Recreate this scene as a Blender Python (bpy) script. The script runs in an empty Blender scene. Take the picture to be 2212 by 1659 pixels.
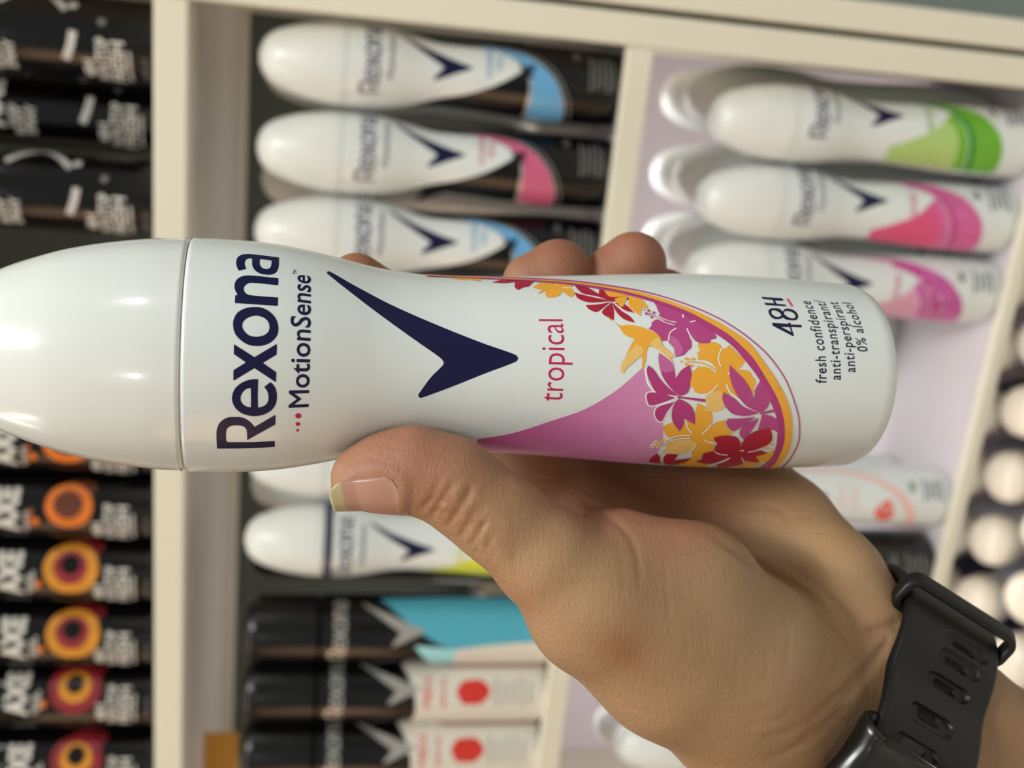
import bpy, bmesh, math, random
import numpy as np
from mathutils import Vector, Matrix
from mathutils.geometry import delaunay_2d_cdt

random.seed(7)
sc = bpy.context.scene
COL = sc.collection

# ------------------------------------------------------------------ camera
F = 2300.0; CX, CY = 1106.0, 829.5
H = 1.35                                   # lens height above the shop floor
def unit(v):
    v = np.array(v, float); return v / np.linalg.norm(v)
_l = unit((-761, 7300, F)); _d = np.array((12400, 568, F)); _d = unit(_d - _l * _d.dot(_l))
_X = -_l; _Z = -_d; _Y = np.cross(_Z, _X)
M = np.array([_X, _Y, _Z])                 # lens frame (right, down, forward) -> world
cam_d = bpy.data.cameras.new('camera'); cam = bpy.data.objects.new('camera', cam_d); COL.objects.link(cam)
r_, u_, b_ = M @ (1, 0, 0), M @ (0, -1, 0), M @ (0, 0, -1)
cam.matrix_world = Matrix(((r_[0], u_[0], b_[0], 0), (r_[1], u_[1], b_[1], 0), (r_[2], u_[2], b_[2], H), (0, 0, 0, 1)))
cam_d.sensor_width = 36; cam_d.lens = 36 * F / 2212; cam_d.clip_start = .01; cam_d.clip_end = 30
cam_d.dof.use_dof = True; cam_d.dof.focus_distance = .232; cam_d.dof.aperture_fstop = 12.5
sc.camera = cam

# ------------------------------------------------------------------ world, exposure
w = bpy.data.worlds.new('world'); sc.world = w; w.use_nodes = True
w.node_tree.nodes['Background'].inputs[0].default_value = (.93, 1, .985, 1)
w.node_tree.nodes['Background'].inputs[1].default_value = .33
sc.view_settings.view_transform = 'Standard'; sc.view_settings.look = 'None'
sc.view_settings.gamma = 1; sc.view_settings.exposure = -.07; sc.view_settings.use_curve_mapping = False
sc.cycles.use_denoising = True
sc.cycles.max_bounces = 6

# ------------------------------------------------------------------ materials
def lin(c):
    c = np.array(c, float) / 255
    return tuple(np.where(c <= .04045, c / 12.92, ((c + .055) / 1.055) ** 2.4)) + (1.0,)
MATS = {}
def mat(name, rgb, rough=.45, metal=0, spec=.5, coat=0, noise=0, scale=60, emit=None, es=1, bump=0, bscale=200, sss=0):
    m = bpy.data.materials.new(name); m.use_nodes = True; nt = m.node_tree; p = nt.nodes['Principled BSDF']
    p.inputs['Base Color'].default_value = lin(rgb); p.inputs['Roughness'].default_value = rough
    p.inputs['Metallic'].default_value = metal; p.inputs['Specular IOR Level'].default_value = spec
    p.inputs['Coat Weight'].default_value = coat; p.inputs['Coat Roughness'].default_value = .12
    if emit:
        p.inputs['Emission Color'].default_value = lin(emit); p.inputs['Emission Strength'].default_value = es
    tc = nt.nodes.new('ShaderNodeTexCoord')
    n = nt.nodes.new('ShaderNodeTexNoise'); n.inputs['Scale'].default_value = scale; n.inputs['Detail'].default_value = 4
    nt.links.new(tc.outputs['Object'], n.inputs['Vector'])
    mx = nt.nodes.new('ShaderNodeMix'); mx.data_type = 'RGBA'; mx.blend_type = 'MIX'
    c = np.array(rgb, float)
    k = noise if noise else .02
    mx.inputs['A'].default_value = lin(np.clip(c * (1 - k), 0, 255)); mx.inputs['B'].default_value = lin(np.clip(c * (1 + k), 0, 255))
    nt.links.new(n.outputs['Fac'], mx.inputs['Factor']); nt.links.new(mx.outputs['Result'], p.inputs['Base Color'])
    if bump:
        n2 = nt.nodes.new('ShaderNodeTexNoise'); n2.inputs['Scale'].default_value = bscale; n2.inputs['Detail'].default_value = 6
        nt.links.new(tc.outputs['Object'], n2.inputs['Vector'])
        bp = nt.nodes.new('ShaderNodeBump'); bp.inputs['Strength'].default_value = bump; bp.inputs['Distance'].default_value = .0005
        nt.links.new(n2.outputs['Fac'], bp.inputs['Height']); nt.links.new(bp.outputs['Normal'], p.inputs['Normal'])
    MATS[name] = m
    return m

# ------------------------------------------------------------------ helpers
def ray(px, py):
    return M @ np.array([(px - CX), (py - CY), F]) / F
def at(px, py, Y):                         # where the sight line meets the upright plane y = Y
    r = ray(px, py); p = r * Y / r[1]; p[2] += H; return p
def tag(o, label=None, cat=None, group=None, kind=None):
    if label: o['label'] = label
    if cat: o['category'] = cat
    if group: o['group'] = group
    if kind: o['kind'] = kind
    return o
def empty(name, loc=(0, 0, 0), rz=0):
    o = bpy.data.objects.new(name, None); COL.objects.link(o); o.location = loc; o.rotation_euler[2] = rz
    o.empty_display_size = .02
    return o
class MB:
    def __init__(s): s.v = []; s.f = []; s.m = []; s.mats = []; s.n = 0
    def mi(s, m):
        if m not in s.mats: s.mats.append(m)
        return s.mats.index(m)
    def add(s, v, f, m):
        k = s.mi(m); v = np.asarray(v, float); s.v.append(v)
        for q in f: s.f.append(tuple(i + s.n for i in q)); s.m.append(k)
        s.n += len(v)
    def box(s, lo, hi, m):
        x0, y0, z0 = lo; x1, y1, z1 = hi
        v = [(x0, y0, z0), (x1, y0, z0), (x1, y1, z0), (x0, y1, z0), (x0, y0, z1), (x1, y0, z1), (x1, y1, z1), (x0, y1, z1)]
        s.add(v, [(0, 3, 2, 1), (4, 5, 6, 7), (0, 1, 5, 4), (1, 2, 6, 5), (2, 3, 7, 6), (3, 0, 4, 7)], m)
    def lathe(s, prof, m, seg=96, off=0):
        prof = np.asarray(prof, float); n = len(prof)
        th = np.arange(seg) * 2 * math.pi / seg
        v = [(r * math.sin(t), -r * math.cos(t), z) for r, z in prof for t in th]
        f = [(i * seg + j, i * seg + (j + 1) % seg, (i + 1) * seg + (j + 1) % seg, (i + 1) * seg + j) for i in range(n - 1) for j in range(seg)]
        if prof[0][1] > prof[-1][1]: f = [q[::-1] for q in f]
        s.add(v, f, m)
    def build(s, name, parent=None, smooth=True, bevel=0, angle=40):
        me = bpy.data.meshes.new(name); me.from_pydata(np.vstack(s.v).tolist(), [], s.f); me.update()
        for m in s.mats: me.materials.append(m)
        me.polygons.foreach_set('material_index', s.m)
        o = bpy.data.objects.new(name, me); COL.objects.link(o)
        if parent: o.parent = parent
        if smooth:
            me.polygons.foreach_set('use_smooth', [True] * len(s.f))
            if bevel:
                b = o.modifiers.new('bevel', 'BEVEL'); b.width = bevel; b.segments = 2; b.limit_method = 'ANGLE'
            me.set_sharp_from_angle(angle=math.radians(angle))
        return o
def smooth_path(pts, closed=True, res=6):
    """points (x, y) or (x, y, 1) for a corner -> polyline through them"""
    P = [np.array(p[:2], float) for p in pts]; C = [len(p) > 2 for p in pts]; n = len(P); out = []
    rng = range(n) if closed else range(n - 1)
    for i in rng:
        p1, p2 = P[i], P[(i + 1) % n]
        if not closed and i == 0: p0 = p1
        else: p0 = P[i - 1]
        p3 = P[(i + 2) % n] if (closed or i + 2 < n) else p2
        if C[i]: p0 = None
        if C[(i + 1) % n]: p3 = None
        if p0 is None and p3 is None:
            out.append(p1); continue
        L = np.linalg.norm(p2 - p1)
        t1 = (p2 - p1) if p0 is None else (p2 - p0) * L * 1.0 / max(1e-9, np.linalg.norm(p1 - p0) + L)
        t2 = (p2 - p1) if p3 is None else (p3 - p1) * L * 1.0 / max(1e-9, np.linalg.norm(p3 - p2) + L)
        for k in range(res):
            t = k / res; h1 = 2*t**3 - 3*t**2 + 1; h2 = t**3 - 2*t**2 + t; h3 = -2*t**3 + 3*t**2; h4 = t**3 - t**2
            out.append(h1 * p1 + h2 * t1 + h3 * p2 + h4 * t2)
    if not closed: out.append(P[-1])
    return np.array(out)
def P(txt):                                # "x,y x,y! ..." -> point list, ! marks a corner
    out = []
    for t in txt.split():
        c = t.endswith('!'); a = t.rstrip('!').split(',')
        out.append((float(a[0]), float(a[1])) + ((1,) if c else ()))
    return out
def stroke(pts, wd, res=5, taper=False):   # open path -> closed outline of that width
    p = smooth_path(pts, False, res); d = np.gradient(p, axis=0); d /= np.linalg.norm(d, axis=1)[:, None] + 1e-9
    n = np.stack([-d[:, 1], d[:, 0]], 1)
    ww = np.full(len(p), wd / 2.0)
    if taper: ww = ww * np.linspace(1, .25, len(p))
    return np.vstack([p + n * ww[:, None], (p - n * ww[:, None])[::-1]])
def disc(x, y, r, r2=None, n=20):
    t = np.arange(n) * 2 * math.pi / n; return np.stack([x + r * np.cos(t), y + (r2 or r) * np.sin(t)], 1)
def fill(loops, step):
    """triangulate outlines (even-odd) with a grid of inner points so the sheet can be bent"""
    vs, es = [], []
    for L in loops:
        k = len(vs); L = np.asarray(L); n = len(L)
        pts = []
        for i in range(n):
            a, b = L[i], L[(i + 1) % n]; m = max(1, int(np.linalg.norm(b - a) / step))
            for j in range(m): pts.append(a + (b - a) * j / m)
        vs += [Vector(p) for p in pts]; es += [(k + i, k + (i + 1) % len(pts)) for i in range(len(pts))]
    return _cdt(vs, es, step)
def _cdt(vs, es, step):
    a = np.array([tuple(v) for v in vs]); lo, hi = a.min(0), a.max(0)
    if step < max(hi - lo):
        for i, x in enumerate(np.arange(lo[0] + step * .37, hi[0], step)):
            for y in np.arange(lo[1] + step * (.31 + .5 * (i % 2)), hi[1], step): vs.append(Vector((x, y)))
    r = delaunay_2d_cdt(vs, es, [], 0, 1e-9)
    v = np.array([tuple(p) for p in r[0]]).reshape(-1, 2); f = np.array([tuple(q) for q in r[2]])
    c = v[f].mean(1)                        # keep the triangles inside by the even-odd rule
    e0 = a[[e[0] for e in es]]; e1 = a[[e[1] for e in es]]
    ins = np.zeros(len(c), bool)
    for k in range(0, len(c), 4000):
        q = c[k:k + 4000]
        up = (e0[None, :, 1] > q[:, None, 1]) != (e1[None, :, 1] > q[:, None, 1])
        with np.errstate(divide='ignore', invalid='ignore'):
            xi = e0[None, :, 0] + (q[:, None, 1] - e0[None, :, 1]) * (e1 - e0)[None, :, 0] / (e1 - e0)[None, :, 1]
        ins[k:k + 4000] = ((up & (q[:, None, 0] < xi)).sum(1) % 2) == 1
    f = f[ins]
    if not len(f): return np.zeros((0, 2)), []
    used, inv = np.unique(f, return_inverse=True)
    return v[used], [tuple(q) for q in inv.reshape(-1, 3)]
_tx = {}
def text_shape(body, bold=0.0, res=3, shear=0, space=1.0):
    """lettering from the built-in typeface: vertices, boundary edges; baseline y=0"""
    key = (body, bold, res, shear, space)
    if key in _tx: return _tx[key]
    c = bpy.data.curves.new('t', 'FONT'); c.body = body; c.offset = bold; c.resolution_u = res; c.shear = shear; c.space_character = space
    o = bpy.data.objects.new('t', c); COL.objects.link(o)
    dg = bpy.context.evaluated_depsgraph_get(); me = o.evaluated_get(dg).to_mesh()
    v = np.array([(a.co.x, a.co.y) for a in me.vertices])
    cnt = {}
    for p in me.polygons:
        for e in p.edge_keys: cnt[e] = cnt.get(e, 0) + 1
    ed = [e for e, k in cnt.items() if k == 1]
    o.evaluated_get(dg).to_mesh_clear(); bpy.data.objects.remove(o); bpy.data.curves.remove(c)
    _tx[key] = (v, ed); return v, ed
def text_fill(body, fn, step, bold=0.0, shear=0, space=1.0, res=3):
    """fn maps normalised text (0..1 along, height 0..1 = capital height) to the label plane"""
    v, ed = text_shape(body, bold, res, shear, space)
    x0, x1 = v[:, 0].min(), v[:, 0].max()
    q = fn((v[:, 0] - x0) / (x1 - x0), v[:, 1] / .70)
    used = sorted({i for e in ed for i in e}); mp = {u: i for i, u in enumerate(used)}
    return _cdt([Vector(q[i]) for i in used], [(mp[a], mp[b]) for a, b in ed], step)

# ------------------------------------------------------------------ the held can: frame and profile
D0 = .240; PS = (412., 766.4); PB = (1838., 811.)
def lens(px, py, D): return np.array([(px - CX) / F * D, (py - CY) / F * D, D])
D1 = .2771
a0 = lens(*PS, D0); a1 = lens(*PB, D1)
Lsb = np.linalg.norm(a1 - a0); axu = (a0 - a1) / Lsb            # axis up, lens frame
fwd = a0 + axu * 0; yl = fwd - axu * fwd.dot(axu)
mid = (a0 + a1) / 2; yl = mid - axu * mid.dot(axu); yl /= np.linalg.norm(yl); xl = np.cross(yl, axu)
CL = np.array([xl, yl, axu])                                     # lens frame -> can frame (rows)
ORG = a1                                                         # can origin: centre of base
SIL = [(0,172.5),(35,187),(69,198.7),(137,219.8),(206,234),(275,243.6),(344,250.6),(412,253),(481,252.6),(550,250.2),(618,243),
       (687,230),(760,213.3),(800,203.5),(852,195),(920,188.6),(989,187.2),(1092,190.5),(1195,195),(1264,198.5),(1350,203.5),(1436,207.2),
       (1500,208.8),(1559,209),(1620,207.8),(1697,204.8),(1765,201.2),(1817,197),(1838,195.5)]
prof = []
o_ = CL @ (-ORG)
for x, h in SIL:
    cyy = 766.4 + .0312 * (x - 412)
    d = CL @ unit([(x - CX), (cyy - h - CY), F])
    # closest approach of the sight line to the axis (z axis of the can frame)
    t = -(o_[0]*d[0] + o_[1]*d[1]) / (d[0]**2 + d[1]**2); p = o_ + d * t
    prof.append((math.hypot(p[0], p[1]), p[2]))
prof = np.array(prof)                                            # (r, z) from the cap downward
SEAMZ = prof[7][1]
zs, rs = prof[::-1, 1], prof[::-1, 0]
ZTOP = SEAMZ * 1.335
def rz(z):                                                       # radius at height z
    z = np.asarray(z, float); r = np.interp(z, zs, rs)
    lowr = rs[0] - .0008
    zb = zs[0]
    k = np.clip((zb - z) / max(1e-6, zb + .0), 0, 1)
    return r
# smooth profile on a fine grid
zf = np.arange(0, .2145, .0005)
TIP = np.array([(.2047, .0172), (.2075, .0155), (.2100, .0132), (.2120, .0102), (.2134, .0066), (.2142, .0026), (.2144, 0.0)])
rf = np.interp(zf, np.concatenate([zs, TIP[1:, 0]]), np.concatenate([rs, TIP[1:, 1]]))
ker = np.exp(-.5 * (np.arange(-8, 9) / 3.2) ** 2); ker /= ker.sum()
rsm = np.convolve(np.pad(rf, 8, mode='edge'), ker, 'valid')
wgt = np.clip((.207 - zf) / .006, 0, 1); rf = rsm * wgt + rf * (1 - wgt)
def rz(z): return np.interp(z, zf, rf)

def hit(pts, lift=0):
    """sight lines through photo points -> points on the held can (its own frame)"""
    pts = np.atleast_2d(pts).astype(float)
    d = np.stack([pts[:, 0] - CX, pts[:, 1] - CY, np.full(len(pts), F)], 1) @ CL.T
    d /= np.linalg.norm(d, axis=1)[:, None]
    tc = -(o_[0]*d[:, 0] + o_[1]*d[:, 1]) / (d[:, 0]**2 + d[:, 1]**2)
    def fn(t):
        p = o_ + d * t[:, None]; return np.hypot(p[:, 0], p[:, 1]) - rz(p[:, 2])
    lo = tc - .035; hi = tc.copy(); done = np.zeros(len(tc), bool)
    n = 48
    for i in range(1, n + 1):
        t = tc - .035 + .035 * i / n; ins = (fn(t) < 0) & ~done
        hi = np.where(ins, t, hi); lo = np.where(~done & ~ins, t, lo); done |= ins
    for _ in range(22):
        m = (lo + hi) / 2; s = fn(m) < 0; hi = np.where(s, m, hi); lo = np.where(s, lo, m)
    p = o_ + d * hi[:, None]
    k = (rz(p[:, 2]) + lift) / np.hypot(p[:, 0], p[:, 1]); p[:, 0] *= k; p[:, 1] *= k
    return p
EPS = 4e-5

# ------------------------------------------------------------------ label artwork (photo points on the held can)
def T(pts, ox, oy, s): return [(ox + p[0] * s, oy + p[1] * s) + tuple(p[2:]) for p in pts]
A_ = lambda t: T(P(t), 450, 760, 260 / 1875)
B_ = lambda t: T(P(t), 450, 540, 260 / 1875)
C_ = lambda t: T(P(t), 1320, 780, 440 / 2212)
D_ = lambda t: T(P(t), 1320, 600, 440 / 2212)
E_ = lambda t: T(P(t), 920, 580, 500 / 2212)
G_ = lambda t: T(P(t), 1640, 620, 320 / 2212)
Z2 = lambda t: T(P(t), 680, 540, 760 / 2212)
def sp(p): return smooth_path(p)
WORD = [
 [sp(A_('135,1500! 126,1280 140,1180 190,1090 290,1025 420,1012 540,1025 640,1080 722,1168! 1035,985! 1048,990! 1045,1130! 605,1375! 602,1265 585,1195 530,1155 440,1145 350,1155 295,1195 276,1270 280,1385! 305,1407! 700,1407! 1030,1388! 1037,1396! 1036,1478! 850,1492 500,1503! 142,1505!'))],
 [sp(A_('778,432! 772,425! 700,425 600,445 490,500 410,580 370,690 378,790 430,885 520,955 640,995 760,1000 880,970 980,910 1045,825 1070,710 1058,600 1020,520 968,470! 870,545! 915,610 937,700 925,780 870,840 775,868! 770,700!')),
  sp(A_('660,563! 590,580 530,640 503,715 520,790 580,845 662,862! 665,712!'))],
 [sp(A_('400,-120! 718,82! 1058,-120! 1070,-110! 1066,42! 852,172! 1060,318! 1055,465! 1042,468! 718,255! 412,440! 388,443! 390,285! 583,165! 395,35!'))],
 [sp(B_('735,888 850,905 960,965 1050,1065 1090,1190 1080,1310 1010,1410 900,1475 760,1498 620,1475 510,1410 420,1310 385,1190 395,1080 460,970 590,905')),
  sp(B_('735,1025 850,1050 925,1110 952,1190 935,1270 870,1325 760,1350 650,1335 575,1280 530,1200 545,1120 620,1055'))],
 [sp(B_('412,828! 418,708! 455,700! 415,620 408,540 445,460 530,410 650,398 1085,440! 1092,452! 1088,552! 690,513 620,522 565,565 552,610 575,665 640,702 1085,740! 1088,750! 1082,873!'))],
 [sp(B_('1100,118! 1095,260 1060,345 990,382 900,385 800,365 720,310 685,240 683,140! 650,130 590,150 568,200 575,255 592,295! 475,325! 445,265 433,190 455,120 520,75 630,65 760,75')),
  sp(B_('805,142! 985,165! 980,235 960,280 910,298 850,285 812,250 800,210'))],
]
TICK = [sp(Z2('92,135 260,230 480,345 740,460 1040,580 1245,652 1272,668 1277,685 1262,703 1060,780 860,860 680,926 660,928 650,912 658,898 730,800 808,720 807,700 785,675 600,545 400,400 230,270 80,150 77,138'))]
# arch bands: outer thin line, outer edge of orange, orange/magenta, inner edge of magenta
THIN = [(920,594),(1000,597),(1078,599.9),(1168.6,603.7),(1236.5,608),(1320,618.3),(1399.6,632.8),(1479,656.7),(1538.8,681.6),(1578.6,703.4),(1618.4,731.3),(1658.2,767.1),(1690,808.9),(1704,836),(1717,872),(1726,907.3),(1725.5,951),(1714,979),(1697,1002.8),(1672,1022)]
OOUT = [(920,595.2),(1000,598.3),(1078,601.5),(1168.6,605.8),(1236.5,610),(1320,620.9),(1399.6,637),(1479,663),(1538.8,690),(1578.6,713),(1618.4,742),(1648.2,780),(1678,823.8),(1699,863.5),(1709.9,907.3),(1709,951),(1701,979),(1684,1003),(1658,1022)]
OMAG = [(920,596.5),(1000,599.8),(1078,603),(1168.6,607.6),(1236.5,613),(1320,625),(1399.6,643.5),(1479,671),(1538.8,702),(1578.6,727.3),(1618.4,765),(1632,782),(1658.2,823.8),(1680,863.5),(1693,907.3),(1694,951),(1685,979),(1672,1002),(1644,1022)]
MINN = [(920,597.8),(1000,601.2),(1078,604.8),(1168.6,610.5),(1236.5,617),(1320,630),(1411.5,653.7),(1479,680),(1538.8,717),(1578.6,745),(1608.4,778),(1641.3,822),(1662,863.5),(1677,903),(1679,939),(1676,965),(1666,986.9),(1652,1001.5),(1622,1022)]
def between(a, b): return np.vstack([smooth_path(a, False, 4), smooth_path(b, False, 4)[::-1]])
SWEEP = sp(T(P('1030.5,949! 1109.5,935 1195,907.7 1264,883.6 1333,842 1388,794!'), 0, 0, 1) + C_('380,160 400,240 470,330 375,345 370,400 395,480 500,495 460,560 490,630 560,660! 560,820 530,940 500,1000 430,1060 410,1100!') + [(1330, 1030, 1), (1180, 1025, 1), (1030, 1010, 1)])
ORANGE, MAGENTA, DEEP, RED, PALE, WHITE_, LILAC, NAVY = 'print_orange', 'print_magenta', 'print_deep_pink', 'print_red', 'print_pale_orange', 'print_white', 'print_lilac', 'print_navy'
FLORA = []     # (level, colour, loops)
def fl(level, colour, *loops): FLORA.append((level, colour, [np.asarray(l) for l in loops]))
Sc = 440 / 2212
def dots(origin, level, colour, items):
    for x, y, r in items:
        (ox, oy) = origin; fl(level, colour, disc(ox + x * Sc, oy + y * Sc, r * Sc, n=12))
C0, D0_ = (1320, 780), (1320, 600)
fl(1, 'print_sweep', SWEEP)
# white keylines round the two left petals over the pink sweep
L1c = C_('430,338 540,350 700,395! 600,435 420,480 385,400 390,355'); L1d = C_('690,440! 600,560 545,655 490,620 475,550 510,495')
for q in (L1c, L1d): fl(2, WHITE_, stroke(q + [q[0][:2]], 26 * Sc))
fl(2, WHITE_, stroke(C_('375,110 400,240 480,335 560,362'), 22 * Sc))
# magenta hibiscus at the top of the arch
fl(2, MAGENTA, sp(D_('465,268! 700,330 900,430 1115,590! 1143,640 1135,662! 1082,672! 1078,700 1040,715 940,705 890,655 862,600! 873,690 870,760 830,795 795,835 705,862! 688,820 680,765 640,720 610,685 550,685 530,640 460,580 405,555! 435,525 440,490 490,455 590,470! 540,440 525,390 505,350 490,310')))
fl(3, 'print_light_magenta', sp(D_('625,640 690,650 750,710 780,780 770,815 705,862! 688,820 680,765 640,720')))
for t, wd in (('705,488 610,468 500,420', 9), ('688,515 590,490 500,445', 8), ('706,550 640,595 618,685', 12), ('820,552 850,620 885,690 945,712', 13), ('776,400 782,435', 15), ('855,485 915,470', 11)):
    fl(4, WHITE_, stroke(D_(t), wd * Sc))
fl(5, MAGENTA, stroke(D_('410,385 480,425 560,458 700,502'), 8 * Sc))
dots(D0_, 5, MAGENTA, [(355,353,9),(405,363,15),(380,393,15),(462,384,15),(410,408,8),(437,432,14),(518,414,8)])
# humming bird
fl(3, ORANGE, sp(D_('-45,411! 0,455 100,520 170,515 280,525 430,575 510,625 545,680 560,740 640,810 690,860! 650,870 680,930! 600,850 510,780 410,745 385,790 380,850 350,990! 335,990! 330,850 280,880 240,920 160,985 130,1040! 108,1010 115,940 150,870 200,760 255,660! 180,640 120,590 90,540 30,480 -10,460')))
fl(4, PALE, sp(D_('415,730! 450,680 510,650 560,740 640,810 690,860! 650,870 680,930! 600,850 510,780')))
fl(4, PALE, sp(D_('280,720! 200,800 150,870 115,940 108,1010 130,1040! 160,985 240,920 280,880 325,850! 350,780')))
# orange hibiscus
fl(2, ORANGE, sp(D_('945,710! 1050,714 1100,700 1150,708 1190,740 1200,772! 1240,765 1282,733! 1450,895! 1420,960 1365,1003! 1440,998 1505,1018 1530,1065 1567,1110 1560,1165 1545,1200 1565,1230 1520,1260 1380,1307! 1320,1265 1275,1275! 1262,1365 1225,1408 1160,1447 1090,1452 1000,1440! 1040,1385 1025,1320 1062,1245! 980,1257 910,1240 890,1195 830,1165 785,1110 830,1080 875,1055 890,1015 960,970 1050,975 1140,1035! 1148,985! 1050,905 940,890! 945,840 930,815 965,790 945,750')))
fl(3, PALE, sp(D_('1062,1245! 1025,1320 1040,1385 1000,1440! 1090,1452 1160,1447 1225,1408! 1262,1330 1180,1230')))
for t, wd in (('1188,965 1163,870 1196,770', 13), ('1158,1160 1100,1225 1040,1262', 11), ('1250,1160 1285,1240 1380,1315 1450,1370', 16), ('1262,1050 1290,1030', 14)):
    fl(4, WHITE_, stroke(D_(t), wd * Sc))
fl(4, ORANGE, stroke(D_('825,910 1000,930 1145,1005'), 13 * Sc))
dots(D0_, 4, ORANGE, [(812,880,16),(847,884,11),(888,880,16),(760,910,11),(812,938,18),(873,955,16),(942,963,10)])
# magenta seven-petal flower
for t in ('400,45! 460,90 530,190 600,270 725,375! 560,358 480,330 420,220 385,110', '520,-90! 600,-30 670,35 700,190! 760,100 855,40! 875,145 862,200 850,300 820,350 745,378! 680,330 570,190 525,60 513,-30',
          '735,410! 690,450 658,560 670,660 745,760! 785,690 790,620! 850,655 912,690! 905,560 860,480 790,430', '750,383! 1025,412! 1025,445! 750,402!'):
    fl(3, DEEP, sp(C_(t)))
fl(3, DEEP, sp(L1c)); fl(3, DEEP, sp(L1d)); fl(3, DEEP, disc(1320 + 738 * Sc, 780 + 392 * Sc, 16 * Sc))
fl(4, 'print_light_magenta', sp(C_('520,-90! 600,-30 670,35 682,105! 600,125 545,110 522,50 513,-30')))
# right magenta flower, its petals run into the band
fl(5, MAGENTA, sp(C_('1283,40! 1350,110 1450,210 1520,330 1552,430! 1560,330 1575,280 1617,213! 1700,300 1765,420! 1720,420! 1700,490 1640,548! 1600,552 1450,470 1350,340 1290,180')))
for t in ('1218,338! 1330,400 1430,490 1605,560! 1480,590 1330,575 1240,490 1205,400', '1270,625 1400,620 1570,602! 1440,690 1330,755 1270,715 1250,660', '1603,612! 1560,700 1500,780 1440,850! 1395,800 1400,750 1450,690',
          '1635,575! 1730,590 1790,625! 1830,700! 1810,770! 1740,740 1590,740! 1620,650', '1640,552! 1790,515! 1800,542! 1650,574!'):
    fl(5, MAGENTA, sp(C_(t)))
fl(5, MAGENTA, disc(1320 + 1630 * Sc, 780 + 560 * Sc, 17 * Sc))
# lower orange hibiscus
fl(2, ORANGE, sp(C_('937,455! 1010,490 1085,550 1100,610 1090,680 1060,740! 1130,670 1240,640! 1260,720 1310,760 1362,765! 1280,800 1200,870! 1120,880! 1110,930 1120,990 1010,1010 960,1050 900,1110 862,1080 880,1010 855,975 740,1005 640,1000 550,995! 600,940 620,890 700,855 600,810 575,760 560,720 600,690 670,670 735,725! 820,645 890,640 915,560 925,500')))
fl(3, PALE, sp(C_('550,995! 600,940 625,890 720,855 860,845! 925,890 880,960! 740,1005 640,1000')))
for t, wd in (('815,650 830,720 878,785', 12), ('985,790 1060,720 1080,690', 13), ('925,895 895,945 855,975', 10), ('1015,855 1060,875 1120,885', 13), ('860,806 740,806 640,835 520,880', 12), ('860,832 740,838 640,862 560,890', 9)):
    fl(4, WHITE_, stroke(C_(t), wd * Sc))
fl(5, ORANGE, stroke(C_('862,818 740,822 640,848 520,885'), 9 * Sc))
dots(C0, 3, WHITE_, [(485,885,28),(505,912,28),(445,915,24)])
dots(C0, 4, ORANGE, [(485,885,18),(505,914,18),(445,915,14),(560,853,15),(572,900,15),(640,880,8)])
# red flowers
fl(6, RED, sp(C_('1112,825! 1200,805 1290,805 1360,820 1400,880 1400,960! 1430,870 1480,810 1560,760 1640,735 1725,722! 1745,790 1740,860 1680,910 1580,950 1480,975! 1560,965 1640,970 1695,990! 1640,1010 1570,1030 1610,1085! 1560,1090 1450,1075 1420,1110 1290,1140 1150,1145! 1140,1115 1000,1100 915,1085! 980,1060 1000,1000 1120,970! 1130,920 1150,890 1125,860')))
for t, wd in (('1120,972 1170,1000 1265,1010', 9), ('1290,1040 1180,1085 1040,1125', 9), ('1280,1052 1170,1098 1060,1135', 6), ('1395,965 1440,962', 10), ('1478,980 1600,958', 8), ('1415,1035 1440,1085', 9)):
    fl(7, WHITE_, stroke(C_(t), wd * Sc))
fl(3, RED, sp(C_('500,1000! 530,1040 530,1090 555,1112! 410,1098! 420,1060'))); fl(3, RED, sp(C_('600,1005! 730,1010! 680,1075! 870,1050! 800,1100 700,1122 580,1112 570,1050')))
fl(3, ORANGE, sp(C_('1570,1030! 1700,990 1780,970! 1740,1050 1700,1085 1600,1080'))); fl(3, ORANGE, sp(C_('730,1112! 900,1060 1000,1100 1140,1125! 1000,1145 800,1135')))
fl(3, ORANGE, sp(C_('1290,1142! 1450,1092 1600,1098 1640,1108! 1560,1140'))); dots(C0, 5, ORANGE, [(1690,910,12),(1715,895,8),(1750,903,12),(1665,940,12),(1705,945,12),(1755,955,8)])
# flowers along the upper edge
fl(2, ORANGE, sp(E_('200,84! 380,90! 540,98! 520,122! 460,115 395,100! 380,115! 310,105')))
fl(2, RED, sp(E_('630,135! 720,112 850,113! 1030,128! 980,175 940,180 880,208! 850,180 850,130! 760,142')))
fl(2, ORANGE, sp(E_('1020,182! 1060,155 1110,132! 1410,160! 1385,185! 1420,240 1385,275 1360,262 1290,215! 1285,250 1230,275 1155,278! 1140,240 1150,200! 1080,200 1040,190')))
fl(3, ORANGE, stroke(E_('1180,190 1120,212 1075,240'), 3)); fl(3, WHITE_, stroke(E_('1300,187 1385,188'), 1.4)); fl(3, WHITE_, stroke(E_('1248,145 1248,172'), 1.4))
for t in ('1420,160! 1530,178 1650,245! 1655,200! 1780,225! 1860,300 1770,320! 1640,270 1500,240 1450,200', '1420,232! 1550,265 1765,312! 1640,325 1540,322 1450,285', '1530,350! 1640,345 1765,320! 1640,415 1600,412 1545,380',
          '1775,325! 1795,400 1795,495! 1740,470 1685,430 1690,400', '1780,325! 1860,400 1950,460 2000,520! 1900,490 1830,430 1800,380', '1800,325! 1900,345 1990,425! 1900,400', '1880,290! 1960,275! 1950,305!'):
    fl(2, RED, sp(E_(t)))
for t in ('1700,215! 1790,225 1940,258! 1830,275 1750,270', '1930,262! 1900,330 1870,372 1810,310 1805,290', '1950,265! 2040,285 2100,340 2125,395! 2060,375! 2050,455! 2000,420 1940,360 1935,310'):
    fl(3, ORANGE, sp(E_(t)))
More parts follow.
